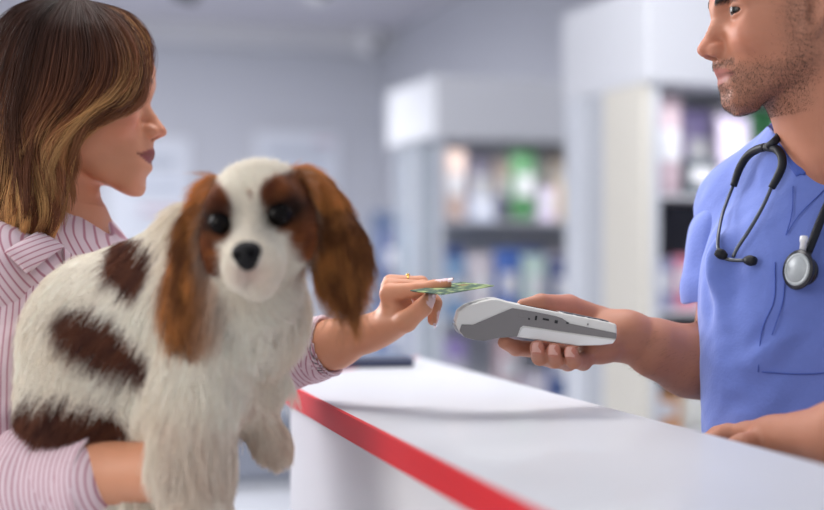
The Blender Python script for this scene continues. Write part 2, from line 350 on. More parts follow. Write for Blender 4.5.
def proto(kind, w, h, d):
    if kind == 'pouch':
        V = []; n = 9
        for k in range(n):
            t = k / (n - 1); th = d / 2 * (math.sin(math.pi * min(1, t * 1.02)) ** .5 * .9 + .06); ww = w / 2 * (1 - .06 * math.sin(math.pi * t))
            for s in range(12):
                a = 2 * math.pi * s / 12; V.append((ww * math.copysign(abs(math.cos(a)) ** .5, math.cos(a)), th * math.sin(a), t * h))
        Fc = [[k * 12 + s, k * 12 + (s + 1) % 12, (k + 1) * 12 + (s + 1) % 12, (k + 1) * 12 + s] for k in range(n - 1) for s in range(12)] + [list(range(12))[::-1], [(n - 1) * 12 + s for s in range(12)]]
        return mesh('pouch_body', V, Fc), mesh('label', *boxv((0, -d / 2 - .001, h * .5), (w * .3, 0, 0), (0, .002, 0), (0, 0, h * .16)))
    if kind == 'bottle':
        return (mesh('bottle_body', *lathe((0, 0, 0), (0, 0, 1), [(w * .42, 0), (w / 2, .01), (w / 2, h * .62), (w * .4, h * .72), (w * .18, h * .8), (w * .17, h * .86)], 18)),
                mesh('cap', *lathe((0, 0, h * .86), (0, 0, 1), [(w * .2, 0), (w * .2, h * .13), (w * .17, h * .14)], 16)))
    return lbox(w, h, d), mesh('label', *boxv((0, -d / 2 - .001, h * .55), (w * .36, 0, 0), (0, .0015, 0), (0, 0, h * .2)))
protos = {k: [proto(k, w, h, d) for (w, h, d) in L] for k, L in dict(pouch=[(.085, .17, .035), (.12, .24, .06)], bottle=[(.05, .17, .05), (.065, .12, .065)], box=[(.08, .13, .05), (.11, .09, .06)]).items()}
PAL = {'dark': S(92, 92, 104), 'white': S(226, 228, 234), 'pale blue': S(150, 176, 218), 'blue': S(84, 118, 190), 'navy': S(92, 112, 152), 'pink': S(214, 120, 150), 'grey': S(150, 154, 164),
       'green': S(88, 158, 106), 'cream': S(212, 206, 186), 'orange': S(222, 140, 84), 'rose': S(220, 190, 200), 'lilac': S(160, 160, 206), 'brown': S(130, 112, 104)}
for k in protos:
    for a, b in protos[k]:
        a.polygons.foreach_set('use_smooth', np.ones(len(a.polygons), bool) if k != 'box' else np.zeros(len(a.polygons), bool))
        a.materials.append(m_prod); b.materials.append(m_lid if k == 'bottle' else m_lab)
ORD = ['first', 'second', 'third', 'fourth', 'fifth', 'sixth', 'seventh', 'eighth', 'ninth', 'tenth', 'eleventh', 'twelfth', 'thirteenth', 'fourteenth']
def goods(p0, along, n, kinds, cols, shelf, seed, group, zs=1.27, gap=.004, size=None, width=1.0):
    r = random.Random(seed); x = 0; ang = math.atan2(along[1], along[0])
    for i in range(n):
        k = kinds[i % len(kinds)]; v = r.randrange(2) if size is None else size; a, b = protos[k][v]
        w = a.dimensions[0] if False else {('pouch', 0): .085, ('pouch', 1): .12, ('bottle', 0): .05, ('bottle', 1): .065, ('box', 0): .08, ('box', 1): .11}[(k, v)]
        if x + w > width: break
        c = cols[i % len(cols)]; loc = p0 + along * (x + w / 2); x += w + gap + r.random() * .01
        o = bpy.data.objects.new({'pouch': 'pet_food_pouch', 'bottle': 'shampoo_bottle', 'box': 'product_box'}[k], a); C.objects.link(o)
        o.location = loc; o.scale = (1, 1, zs * r.uniform(.85, 1.05)); o.rotation_euler = (0, 0, ang + r.uniform(-.06, .06)); o.color = (*[min(1, q * r.uniform(.85, 1.12)) for q in PAL[c]], 1)
        kd = {'pouch': 'pouch', 'bottle': 'bottle', 'box': 'box'}[k]
        tag(o, f'{c} {kd}, {ORD[i]} from left, {shelf}', kd, group)
        ch = bpy.data.objects.new(b.name.split('.')[0], b); C.objects.link(ch); ch.parent = o; ch.color = o.color
def unit(cf, wB, dA, label, top, bot, backm, sidem, shelves, post_n, nm):
    # cf: front-left corner on the floor; the unit runs wB along B2 and dA along A2
    e = empty('display_unit', tuple(cf), label, 'shelf unit'); P = lambda u, v, z: cf + B2 * u + A2 * v + ZZ * z
    def bx(name, u0, u1, v0, v1, z0, z1, m, b=0):
        o = fix(link(name, mesh(name, *boxv(P((u0 + u1) / 2, (v0 + v1) / 2, (z0 + z1) / 2), B2 * (u1 - u0) / 2, A2 * (v1 - v0) / 2, ZZ * (z1 - z0) / 2)), m, e, False))
        if b: bevel(o, b)
        return o
    bx('header', 0, wB, 0, dA, bot, top, m_head, .008)
    bx('back_panel', .03, wB - .02, dA * .62, dA * .65, .12, bot - .001, backm)
    bx('base', .03, wB - .02, .05, dA - .05, 0, .119, m_white)
    bx('side_panel', wB - .04, wB - .021, .02, dA * .6, .12, bot - .001, sidem)
    for i in range(post_n): bx('post', .03, .055, .03 + i * (dA - .09) / max(1, post_n - 1), .055 + i * (dA - .09) / max(1, post_n - 1), .12, bot - .001, m_post)
    for z in shelves: bx('shelf', .06, wB - .045, .02, dA * .6, z - .012, z, m_white, .002)
    return e, P, bx
# nearer unit
cf = W(648, 0, 4.2); cf[2] = 0
e, P, bx = unit(cf, 1.0, .62, 'nearer white display unit with the taller header and a cream side panel', 2.12, 1.82, m_shade, m_white, (.35, .75, 1.13, 1.485), 2, 0)
bx('side_panel', -.001, .028, .03, .3, .0, 1.8195, m_cream); bx('side_panel', .006, .028, .3, .40, .0, 1.8195, mat('unit_side_grey', S(186, 190, 198), .5)); bx('side_panel', .002, .028, .44, .60, .0, 1.8195, mat('unit_side_white', S(208, 212, 220), .5))
bx('backdrop', .055, .97, .36, .38, 1.49, 1.81, m_back)
sh = 'of the nearer unit'
goods(P(.07, .14, 1.486), B2, 9, ['pouch', 'box', 'pouch', 'bottle'], ['rose', 'dark', 'white', 'brown', 'green', 'green', 'white', 'pale blue', 'grey'], 'top shelf ' + sh, 1, 'goods on the top shelf of the nearer unit', size=1, width=.88)
goods(P(.12, .27, 1.486), B2, 8, ['pouch'], ['grey', 'lilac', 'rose', 'green', 'pale blue'], 'top shelf back row ' + sh, 11, 'goods at the back of the top shelf of the nearer unit', size=1, width=.8)
goods(P(.07, .16, .751), B2, 9, ['box', 'pouch', 'pouch', 'pouch'], ['orange', 'white', 'grey', 'pink', 'white', 'navy'], 'low shelf ' + sh, 2, 'goods on the low shelf of the nearer unit', size=1, width=.88)
goods(P(.07, .14, 1.131), B2, 9, ['box', 'box', 'pouch', 'pouch'], ['lilac', 'pink', 'white', 'pink', 'blue', 'white', 'rose'], 'middle shelf ' + sh, 3, 'goods on the middle shelf of the nearer unit', size=0, width=.88)
goods(P(.07, .14, .96), B2, 0, ['box'], ['blue'], '', 4, '')
# farther unit
cf2 = W(435, 0, 5.9); cf2[2] = 0
e, P, bx = unit(cf2, 1.05, .68, 'farther white display unit with a lit header box and glass side', 2.06, 1.80, m_back, m_white, (.3, .66, 1.02, 1.45), 3, 1)
bx('glass_side', .034, .040, .06, .62, .5, 1.79, m_glassp)
sh = 'of the farther unit'
goods(P(.07, .14, 1.451), B2, 12, ['pouch', 'box', 'bottle'], ['rose', 'white', 'dark', 'green', 'white', 'cream', 'dark', 'cream', 'grey'], 'top shelf ' + sh, 5, 'goods on the top shelf of the farther unit', width=.92)
goods(P(.12, .30, 1.451), B2, 12, ['pouch'], ['white', 'grey', 'cream', 'white', 'cream'], 'top shelf back row ' + sh, 6, 'goods at the back of the top shelf of the farther unit', size=1, width=.85)
goods(P(.07, .14, 1.021), B2, 12, ['pouch'], ['pale blue', 'white', 'blue', 'white', 'navy', 'grey'], 'second shelf ' + sh, 7, 'goods on the second shelf of the farther unit', size=1, width=.92)
goods(P(.12, .30, 1.021), B2, 12, ['pouch'], ['blue', 'white', 'navy'], 'second shelf back row ' + sh, 8, 'goods at the back of the second shelf of the farther unit', size=1, width=.85)
goods(P(.07, .14, .661), B2, 12, ['pouch', 'box'], ['lilac', 'white', 'rose', 'white', 'blue', 'orange'], 'third shelf ' + sh, 9, 'goods on the third shelf of the farther unit', size=1, width=.92)
goods(P(.07, .14, .301), B2, 12, ['pouch', 'bottle'], ['white', 'grey', 'pale blue'], 'bottom shelf ' + sh, 10, 'goods on the bottom shelf of the farther unit', width=.92)
# pale rack of bags on pegs between the back corner and the farther unit
cf3 = W(386, 0, 6.9); cf3[2] = 0
e = empty('peg_rack', tuple(cf3), 'low dark blue rack standing in the corner left of the farther display unit', 'rack'); P3 = lambda u, v, z: cf3 + B2 * u + A2 * v + ZZ * z
m_rack = mat('rack_panel', S(112, 128, 160), .5, noise=.2, nscale=6)
fix(link('panel', mesh('panel', *boxv(P3(.25, .25, .8), B2 * .25, A2 * .01, ZZ * .72)), m_rack, e, False)); fix(link('foot', mesh('foot', *boxv(P3(.25, .2, .04), B2 * .25, A2 * .16, ZZ * .0395)), m_post, e, False))
for z in (.35, .75, 1.15): fix(link('shelf', mesh('shelf', *boxv(P3(.25, .15, z - .008), B2 * .25, A2 * .089, ZZ * .008)), m_post, e, False))
for j, z in enumerate((.35, .75, 1.15)): goods(P3(.01, .13, z + .001), B2, 5, ['pouch'], [['navy', 'pale blue', 'blue'], ['navy', 'lilac', 'pale blue'], ['navy', 'pale blue', 'grey']][j], ['bottom', 'middle', 'top'][j] + ' shelf of the blue corner rack', 20 + j, 'pouches on the blue corner rack', size=1, width=.49)
# ------------------------------------------------------------------ people
X3 = np.array([1.0, 0, 0]); Y3 = np.array([0, 1.0, 0])
def sk(b): return S(*b)
def head_prims(male):
    m = male; f = 1 if m else 0; P = []
    P += [ell((-.008, 0, .034), (.094, .073, .082), k=.01), ell((.042, 0, .012), (.053, .06, .062), k=.03), ell((.043, 0, -.045), (.045, .053, .052), k=.03)]
    for s in (-1, 1):
        P.append(cap((.008, s * (.046 + .004 * f), -.06 - .012 * (1 - f)), (.075, s * .014, -.096 - .003 * (1 - f)), .019, .016, k=.025))
        P.append(ell((.062, s * .041, -.034), (.024, .02, .019), k=.022))
        P.append(cap((.087, s * .010, .013), (.074, s * .044, .012), .009 + .002 * f, .009, k=.014))
        P.append(ell((.01, s * .05, -.04), (.035, .018, .035), k=.03))
    P += [ell((.082, 0, -.100), (.016, .02 + .003 * f, .016), k=.02), ell((.074, 0, -.072), (.027, .029, .027), k=.02)]
    P.append(cap((-.03, 0, -.05), (-.045 if m else -.05, 0, -.16), .046 + .010 * f, .046 + .015 * f, k=.03))
    P.append(cap((-.008, 0, -.085), (-.034, 0, -.16), .034 + .006 * f, .036 + .01 * f, k=.02))
    for s in (-1, 1): P.append(ell((.092, s * .033, -.003), (.014, .017, .012), k=.014, op=-1))
    P += [cap((.086, 0, 0), (.106, 0, -.034), .0075, .0085, k=.012), ell((.1095, 0, -.040), (.0100, .0100, .0088), k=.008)]
    for s in (-1, 1): P.append(ell((.0995, s * .0115, -.0435), (.0105, .0068, .0078), k=.006))
    P.append(cap((.092, 0, -.052), (.094, 0, -.046), .010, .011, k=.01))
    for s in (-1, 1):
        P.append(ell((.0735, s * .0315, -.003), (.0145, .0150, .0130), k=.004))
        P.append(ell((.0875, s * .0345, -.0035), (.0125, .0145, .0042 - .0004 * f), k=.0022, op=-1))
        P.append(ell((.104, s * .0062, -.0515), (.0065, .0033, .0042), k=.003, op=-1))
        P.append(cap((.0965, s * .001, -.0665), (.0865, s * .017, -.0698), .0052, .0038, k=.004)); P.append(cap((.0865, s * .017, -.0698), (.077, s * .027, -.0722), .0038, .0018, k=.004))
        P.append(cap((.0950, s * .001, -.0778), (.0855, s * .016, -.0760), .0062, .0046, k=.004)); P.append(cap((.0855, s * .016, -.0760), (.077, s * .026, -.0728), .0044, .0018, k=.004))
    ne = len(P)
    for s in (-1, 1):                      # ears
        R = np.array(Matrix.Rotation(-s * .35, 3, 'Z') @ Matrix.Rotation(-.15, 3, 'Y'))
        P.append(ell((-.002, s * .073, -.010), (.019, .0065, .033), R, k=.006)); P.append(ell((.000, s * .072, -.036), (.009, .006, .010), R, k=.008))
        P.append(ell((-.004, s * .0805, -.012), (.010, .0055, .019), R, k=.004, op=-1))
        P.append(cap((-.018, s * .079, -.022), (-.016, s * .081, .010), .0028, k=.004)); P.append(cap((-.016, s * .081, .010), (-.002, s * .077, .018), .0028, k=.004))
        P.append(cap((.004, s * .073, -.018), (.003, s * .0735, -.010), .0036, k=.004))
    for q in P[ne:]:
        for kk_ in ('a', 'b', 'c'):
            if kk_ in q: q[kk_] = q[kk_] + np.array([.011 * f, 0, 0])
    return P
def head_frame(fwd, pitch, roll=0):
    f = np.array([math.cos(fwd), math.sin(fwd), 0.0]); l = np.cross(ZZ, f)
    R = np.stack([f, l, ZZ], 1); return R @ np.array(Matrix.Rotation(pitch, 3, 'Y')) @ np.array(Matrix.Rotation(roll, 3, 'X'))
def profile_warp(L, tgt, male):            # L: local head coords; tgt: (z, x) list of the true profile
    tgt = np.array(sorted(tgt)); z = L[:, 2]; m = (np.abs(L[:, 1]) < .0035) & (L[:, 0] > .045)
    zb = np.arange(-.135, .09, .0015); cx = np.full(len(zb), np.nan)
    for i, q in enumerate(zb):
        s = m & (np.abs(z - q) < .0016)
        if s.any(): cx[i] = L[s, 0].max()
    ok = ~np.isnan(cx); tx = np.interp(zb, tgt[:, 0], tgt[:, 1]); dx = np.where(ok, tx - cx, 0)
    fade = smoothstep(tgt[0, 0] - .012, tgt[0, 0], zb) * (1 - smoothstep(tgt[-1, 0], tgt[-1, 0] + .02, zb))
    dx = np.clip(dx, -.02, .02) * fade; dx = np.convolve(np.pad(dx, 1, 'edge'), [.25, .5, .25], 'valid')
    w = np.exp(-(L[:, 1] / .026) ** 2) * smoothstep(.03, .075, L[:, 0])
    L[:, 0] += np.interp(z, zb, dx) * w; return L
def px_to_local(px, py, T, R, s, ylocal=0):   # point of the head's mid plane seen at this pixel
    r = W(px, py, 1.0) - [0, 0, CZ]; o = np.array([0, 0, CZ]); n = R[:, 1]; t = ((T + n * ylocal * s) - o) @ n / (r @ n)
    return R.T @ (o + r * t - T) / s
def chin_drop(L, a):                        # lengthen the chin a little
    z = L[:, 2]; L[:, 2] = z - a * smoothstep(-.055, -.10, z) * smoothstep(-.15, -.12, z) * smoothstep(.01, .05, L[:, 0]); return L
def skin_col(L, male, base, X):
    n = len(L); c = np.tile(np.array(base), (n, 1)); x, y, z = L.T; a = np.abs(y)
    blush = np.exp(-(((a - .045) / .018) ** 2 + ((z + .035) / .02) ** 2)) * (x > .03)
    c = mix(c, np.array(base) * [1.05, .72, .70], blush * (.3 if male else .55))
    c = mix(c, np.array(base) * [1.05, .70, .66], np.exp(-(((x - .11) / .015) ** 2 + (z + .043) ** 2 / .0002 + (y / .016) ** 2)) * .45)
    lipz = -.0722; lw = np.clip(1 - (a / .029) ** 2, 0, 1) ** (.6 if male else 1.0)
    lip = (x > .068) * smoothstep(-.0004, .0012, (.0098 if male else .0092) * lw + .000 - np.abs(z - lipz + .0008) )* (a < .029)
    c = mix(c, S(168, 92, 84) if male else S(134, 58, 66), lip * (.8 if male else .9))
    c = mix(c, np.array(base) * [.35, .25, .25], (x > .068) * np.exp(-((z - lipz) / .0012) ** 2) * (a < .0285) * .95)  # dark line painted between the lips in place of the shaded crease
    lid = (x > .07) * np.exp(-(((a - .0325) / .014) ** 2)) * np.exp(-((z + .0035 - .0035 * (1 if male else 1)) / .0022) ** 2)
    c = mix(c, S(44, 28, 26), np.clip(lid * (.55 if male else .9), 0, 1))
    nos = (np.exp(-(((a - .0062) / .0036) ** 2 + ((z + .0515) / .003) ** 2 + ((x - .104) / .007) ** 2)))
    c = mix(c, np.array(base) * [.22, .12, .1], nos * .9)
    bz = (.011 if male else .018) + .003 * np.sin(np.clip((a - .012) / .036, 0, 1) * 3.0); brow = (x > .06) * smoothstep(.010, .015, a) * (1 - smoothstep(.044, .052, a)) * np.exp(-((z - bz) / (.0045 if male else .0032)) ** 2)
    c = mix(c, S(40, 28, 24), np.clip(brow * .9, 0, 1))
    if male:
        sp = noise(L, 900, 3, 2) * .5 + .5
        beard = smoothstep(-.058, -.075, z) * smoothstep(-.004, .03, x) * (1 - smoothstep(-.112, -.135, z)) * (1 - np.exp(-(((x - .09) / .02) ** 2 + ((z + .07) / .011) ** 2 + (y / .022) ** 2)) * .8)
        side = np.exp(-((x - .022) / .02) ** 2) * smoothstep(.03, -.02, z) * smoothstep(-.11, -.07, z)
        mus = np.exp(-((z + .060) / .006) ** 2) * (a < .03) * (x > .07) * smoothstep(.001, .006, a + .002)
        b = np.clip(np.maximum(np.maximum(beard * .75, side * .8), mus * .95), 0, 1) * (.35 + .65 * sp)
        c = mix(c, S(74, 54, 46), b * .62)
        scalp = smoothstep(.052, .062, z + .35 * np.clip(.0 - x, -.1, .1) * 1 - .0 ) 
        c = mix(c, S(46, 36, 32), scalp * .9)
    return c
def eyeball(parent_list, R, T, s, side, look, iris):
    c = R @ (np.array([.0742, side * .0315, -.003]) * s) + T; look = np.array(look, float); look /= np.linalg.norm(look)
    r = .0126 * s; u = np.cross(look, ZZ); u /= np.linalg.norm(u); w = np.cross(u, look); V = []; col = []; nr, ns = 28, 28
    for i in range(nr + 1):
        a = math.pi * i / nr
        for j in range(ns):
            q = 2 * math.pi * j / ns; V.append(c + r * (math.cos(a) * look + math.sin(a) * (math.cos(q) * u + math.sin(q) * w)))
            col.append(S(8, 7, 8) if a < .26 else (iris if a < .62 else S(150, 136, 130)))
    Q = np.array([[i * ns + j, (i + 1) * ns + j, (i + 1) * ns + (j + 1) % ns, i * ns + (j + 1) % ns] for i in range(nr) for j in range(ns)])
    parent_list.append((np.array(V), Q, np.array(col)))
def join_np(lst):
    V = []; Q = []; Cc = []; k = 0
    for v, q, c in lst: V.append(v); Q.append(q + k); Cc.append(c); k += len(v)
    return np.vstack(V), np.vstack(Q), np.vstack(Cc)
def nail(V, N, tip, nd, r, col, c, c2=None):   # tint the nail patch: tip point, outward direction of the nail
    d = V - np.array(tip); q = (d * np.array(nd)).sum(1); m = (np.linalg.norm(d, axis=1) < r * 1.7) & ((N @ np.array(nd)) > .62) & (q > r * .2)
    c[m] = col
m_skinw = mat('skin_of_the_woman', (.8, .5, .4), .48, attr='Col', sss=.12, noise=.03, nscale=60, bump=.06, bscale=500, spec=.4)
m_skinm = mat('skin_of_the_man', (.8, .5, .4), .56, attr='Col', sss=.10, noise=.05, nscale=90, bump=.12, bscale=600, spec=.45)

m_eyeb = mat('eyeball', (.8, .8, .8), .25, attr='Col', spec=.3)
def eyeslot(o, nq):
    o.data.materials.append(m_eyeb); mi = np.zeros(len(o.data.polygons), np.int32); mi[nq:] = 1; o.data.polygons.foreach_set('material_index', mi)
# ---------- the woman
wo = empty('person', (-.46, 1.72, 0), 'woman in a pink striped shirt holding a spotted dog and reaching out a card', 'person', None)
SW = .98; RW = head_frame(math.radians(2), math.radians(4), math.radians(-2)); tipw = W(167, 131.5, 1.735)
TW = tipw - RW @ (np.array([.1195, 0, -.041]) * SW)
hp = prim_tf(head_prims(False), RW, TW, SW)
prof = [(150.5, 104.5), (151.8, 99), (153.5, 93), (155, 84), (155.5, 72), (151.3, 107), (154.5, 112.5), (159.5, 119), (164, 126), (167, 131), (166.3, 135.5), (162, 138.5), (156, 140.5), (153.6, 143.5), (153.8, 148), (155.3, 152.5), (154.3, 157), (150.8, 159.8), (152.8, 163), (152.3, 167), (148.5, 170), (146, 173), (145.6, 178), (146.5, 184), (145.5, 189), (142, 193), (137, 195.3)]
tg = [px_to_local(x, y, TW, RW, SW) for x, y in prof]; tg = [(q[2], q[0]) for q in tg]
Pw = lambda x, y, d: W(x, y, d)
neckb = Pw(52, 232, 1.735)
body = list(hp) + [cap(RW @ (np.array([-.035, 0, -.10]) * SW) + TW, neckb, .050, .055, k=.03)]
shR = Pw(-18, 285, 1.575); shL = Pw(100, 285, 1.86); chest = Pw(48, 330, 1.72)
body += [cap(shR, shL, .045, .045, k=.05), ell(chest - ZZ * .02, (.11, .16, .15), np.stack([(.87, -.5, 0), (.5, .87, 0), (0, 0, 1)], 1), k=.06), cap(neckb, Pw(48, 262, 1.72), .055, .07, k=.05), cap(Pw(72, 262, 1.70), Pw(105, 268, 1.76), .028, .028, k=.02)]
body += [ell(Pw(45, 470, 1.73), (.105, .14, .16), k=.05), ell(Pw(40, 560, 1.73), (.12, .16, .12), k=.05)]
# left arm (far), reaching with the card
elL = Pw(214, 370, 1.77); wrL = Pw(368, 333.5, 1.66); pmL = Pw(392, 321, 1.655)
body += [cap(shL, elL, .045, .036, k=.03), cap(elL, Pw(335, 344, 1.685), .037, .0262, k=.02), cap(Pw(335, 344, 1.685), wrL, .0262, .0205, k=.02)]
hand = [cap(wrL, pmL, .0185, .0150, k=.014), cap(pmL + [0, -.018, 0], Pw(391, 297, 1.632), .0125, .0118, k=.014), cap(pmL, Pw(392, 291, 1.65), .0130, .0115, k=.014), cap(pmL + [0, .012, 0], Pw(393, 289, 1.668), .013, .011, k=.014), cap(pmL + [0, .022, .0], Pw(392, 292, 1.684), .012, .010, k=.014), ell(Pw(400, 311, 1.655), (.0150, .020, .015), k=.012)]
hand += [cap(Pw(382, 330, 1.645), Pw(402, 322, 1.624), .0170, .0130, k=.016), cap(Pw(398, 318, 1.635), Pw(404, 304, 1.64), .010, .0085, k=.012)]
fing = {'index': ([(389, 293, 1.63), (416, 290.5, 1.618), (434, 287.2, 1.612), (446, 284, 1.608)], [.0112, .0092, .0080, .0066]),
        'middle': ([(390, 287, 1.65), (424, 288, 1.646), (435, 303, 1.638), (433, 320, 1.63)], [.0108, .0090, .0078, .0064]),
        'ring': ([(391, 283, 1.668), (421, 283.5, 1.668), (430, 297, 1.664), (427, 311, 1.655)], [.0104, .0086, .0076, .0062]),
        'pinky': ([(391, 289, 1.684), (412, 290, 1.688), (420, 302, 1.684), (416, 312, 1.676)], [.0092, .0076, .0068, .0058]),
        'thumb': ([(384, 329, 1.64), (406, 321, 1.612), (423, 307, 1.604), (428.5, 299.5, 1.603)], [.0150, .0125, .0103, .0082])}
fb = []
for nme, (pts, rr) in fing.items(): fb += chain([Pw(*q) for q in pts], rr, k=.0042)
body += hand + fb
# right arm (near), round the dog
elR = Pw(-28, 490, 1.51); wrR = Pw(164, 470, 1.405)
body += [cap(shR, elR, .05, .042, k=.03), cap(elR, Pw(90, 476, 1.44), .042, .036, k=.02), cap(Pw(90, 476, 1.44), wrR, .036, .028, k=.02)]
hb = Pw(196, 462, 1.445)
body += [cap(wrR, hb, .026, .02, k=.02)]
for i, (dz, dd) in enumerate([(-16, -.012), (-4, -.004), (8, .0), (19, .006)]):
    a = Pw(200, 462 + dz, 1.452 + dd); body += chain([a, Pw(218, 455 + dz * 1.1, 1.475 + dd), Pw(226, 448 + dz * 1.1, 1.495 + dd), Pw(228, 444 + dz, 1.51 + dd)], [.0105, .009, .008, .007], k=.004)
body += chain([Pw(176, 452, 1.43), Pw(190, 438, 1.46), Pw(200, 428, 1.475)], [.015, .012, .009], k=.008)
Vw, Qw = polygonise(body, .0021, (-.75, 1.25, .96), (.1, 2.0, 1.66))
L = (Vw - TW) @ RW / SW; hm = (L[:, 2] > -.14) & (np.linalg.norm(L, axis=1) < .17)
L2 = L.copy(); L2[hm] = chin_drop(profile_warp(L[hm], tg, False), .005); Vw = np.where(hm[:, None], L2 @ RW.T * SW + TW, Vw)
basew = S(213, 149, 116)
cw = skin_col(L, False, basew, Vw); cw[~hm] = basew
Nw = vnormals(Vw, Qw)
knuckle = np.zeros(len(Vw))
for q in ((416, 290.5, 1.618), (389, 293, 1.63), (423, 307, 1.604), (433, 287, 1.612)): knuckle += np.exp(-(np.linalg.norm(Vw - Pw(*q), axis=1) / .010) ** 2)
cw = mix(cw, np.array(basew) * [1, .78, .74], np.clip(knuckle, 0, 1) * .4)
for tp_, nd in (((445, 283, 1.606), (.1, -.1, 1)), ((433, 319, 1.63), (1, -.1, -.1)), ((427, 310, 1.655), (1, -.1, -.1)), ((429, 300, 1.602), (.75, -.5, .3))):
    nd = np.array(nd, float); nd /= np.linalg.norm(nd); nail(Vw, Nw, Pw(*tp_), nd, .007, S(238, 204, 206), cw)
lst = [(Vw, Qw, cw)]
for s_ in (-1, 1): eyeball(lst, RW, TW, SW, s_, (1, .12, -.08), S(74, 48, 34))
V_, Q_, C_ = join_np(lst)
bo = link('body', fastmesh('body', V_, Q_, C_), m_skinw, wo); eyeslot(bo, len(Qw))
# nails that stand proud at the finger ends
def nailmesh(parent, c, along, up, w, l, m, nm='fingernail'):
    along = np.array(along, float); along /= np.linalg.norm(along); up = np.array(up, float); up -= along * (up @ along); up /= np.linalg.norm(up); sd = np.cross(along, up)
    V = []; n1, n2 = 7, 7
    for i in range(n1):
        for j in range(n2):
            u = -1 + 2 * i / (n1 - 1); v = -1 + 2 * j / (n2 - 1); ww = w * (1 - .25 * max(0, u) ** 2)
            V.append(np.array(c) + along * l * u + sd * ww * v - up * (ww * .55 * v * v + l * .12 * u * u))
    V2 = [p - up * .0006 for p in V]; k = len(V)
    Fq = [[i * n2 + j, (i + 1) * n2 + j, (i + 1) * n2 + j + 1, i * n2 + j + 1] for i in range(n1 - 1) for j in range(n2 - 1)]
    Fq += [[a + k for a in f][::-1] for f in Fq]
    o = link(nm, mesh(nm, V + V2, Fq), m, parent); return o
m_nail = mat('nail_polish', S(240, 208, 212), .22, coat=.6)
nailmesh(wo, Pw(447.5, 278.5, 1.607), Pw(448, 283, 1.607) - Pw(436, 286.5, 1.611), (0, -.25, 1), .0055, .0062, m_nail)
nailmesh(wo, Pw(437, 322, 1.629), Pw(433, 322, 1.63) - Pw(435, 305, 1.638), (1, -.2, 0), .0048, .0058, m_nail)
nailmesh(wo, Pw(434, 299, 1.599), Pw(430, 297, 1.60) - Pw(422, 308, 1.604), (.9, -.5, .5), .0042, .0048, m_nail)
m_gold = mat('gold', S(214, 176, 92), .25, metal=1)
rc = Pw(408, 284, 1.668); V, Fq = tube([rc + .0098 * (math.cos(a) * np.array([0, 1, 0]) + math.sin(a) * ZZ) for a in np.linspace(0, 2 * math.pi, 25)], .0011, 8); link('ring', mesh('ring', V, Fq), m_gold, wo)
rg = Pw(408, 275.6, 1.668); link('gem', mesh('gem', *lathe(rg, (0, 0, 1), [(.001, -.001), (.0028, .0005), (.0022, .002), (.0008, .0026)], 10)), m_gold, bpy.data.objects['ring'])
# shirt: torso, sleeves, cuffs, collar
def stripe_mat(name, base, line, freq, w):   # thin woven stripes along a direction carried by the cloth
    m = mat(name, base, .8, sheen=.3, bump=.10, bscale=900); nt = m.node_tree; N = nt.nodes; Lk = nt.links; b = N['Principled BSDF']
    a = N.new('ShaderNodeAttribute'); a.attribute_name = 'stripe'
    mu = N.new('ShaderNodeMath'); mu.operation = 'MULTIPLY'; mu.inputs[1].default_value = freq; Lk.new(a.outputs['Fac'], mu.inputs[0])
    fr = N.new('ShaderNodeMath'); fr.operation = 'PINGPONG'; fr.inputs[1].default_value = .5; Lk.new(mu.outputs[0], fr.inputs[0])
    mr = N.new('ShaderNodeMapRange'); mr.inputs['From Min'].default_value = w * .5; mr.inputs['From Max'].default_value = w * .5 + .10; mr.inputs['To Min'].default_value = 1; mr.inputs['To Max'].default_value = 0
    Lk.new(fr.outputs[0], mr.inputs['Value'])
    mx = N.new('ShaderNodeMix'); mx.data_type = 'RGBA'; mx.inputs['A'].default_value = (*base, 1); mx.inputs['B'].default_value = (*line, 1)
    Lk.new(mr.outputs[0], mx.inputs['Factor']); Lk.new(mx.outputs['Result'], b.inputs['Base Color']); return m
m_shirt = stripe_mat('striped_cotton', S(226, 202, 210), S(180, 116, 134), 160, .14)
ux = np.array([.87, -.5, 0]); uy = np.array([.5, .87, 0])
def folds(X, amp, s, ch, dirn):
    q = X - np.outer(X @ dirn, dirn) * .72; return amp * noise(q, s, ch, 3)
tor = [cap(shR, shL, .060, .058, k=.05), ell(chest - ZZ * .02, (.125, .172, .165), np.stack([ux, uy, ZZ], 1), k=.07), cap(neckb - ZZ * .006, Pw(48, 264, 1.72), .062, .085, k=.05), cap(shR, Pw(-20, 340, 1.56), .062, .062, k=.04),
       ell(Pw(45, 450, 1.73), (.125, .165, .2), k=.06), cap(Pw(40, 540, 1.73), Pw(40, 600, 1.73), .16, .165, k=.05)]
vax = Pw(88, 232, 1.72)                     # open neck at the front
tor.append(cap(Pw(76, 205, 1.715), Pw(104, 258, 1.70), .030, .010, k=.012, op=-1))
tor.append(cap(neckb + ZZ * .02, neckb + ZZ * .09, .060, .075, k=.01, op=-1))
tor.append(half(Pw(0, 575, 1.73), ZZ, k=.004, op=-1))
V, Q = polygonise(tor, .0035, (-.80, 1.35, .86), (.0, 2.05, 1.40))
N_ = vnormals(V, Q); V = V + N_ * folds(V, .0035, 26, 0, np.array([.3, -.3, -.9]))[:, None]
rel = V - chest; st = (rel[:, 0] * .84 + rel[:, 2] * .50 - rel[:, 1] * .12) * 1.12
shirt = link('shirt', fastmesh('shirt', V, Q, None, {'stripe': st}), m_shirt, wo)
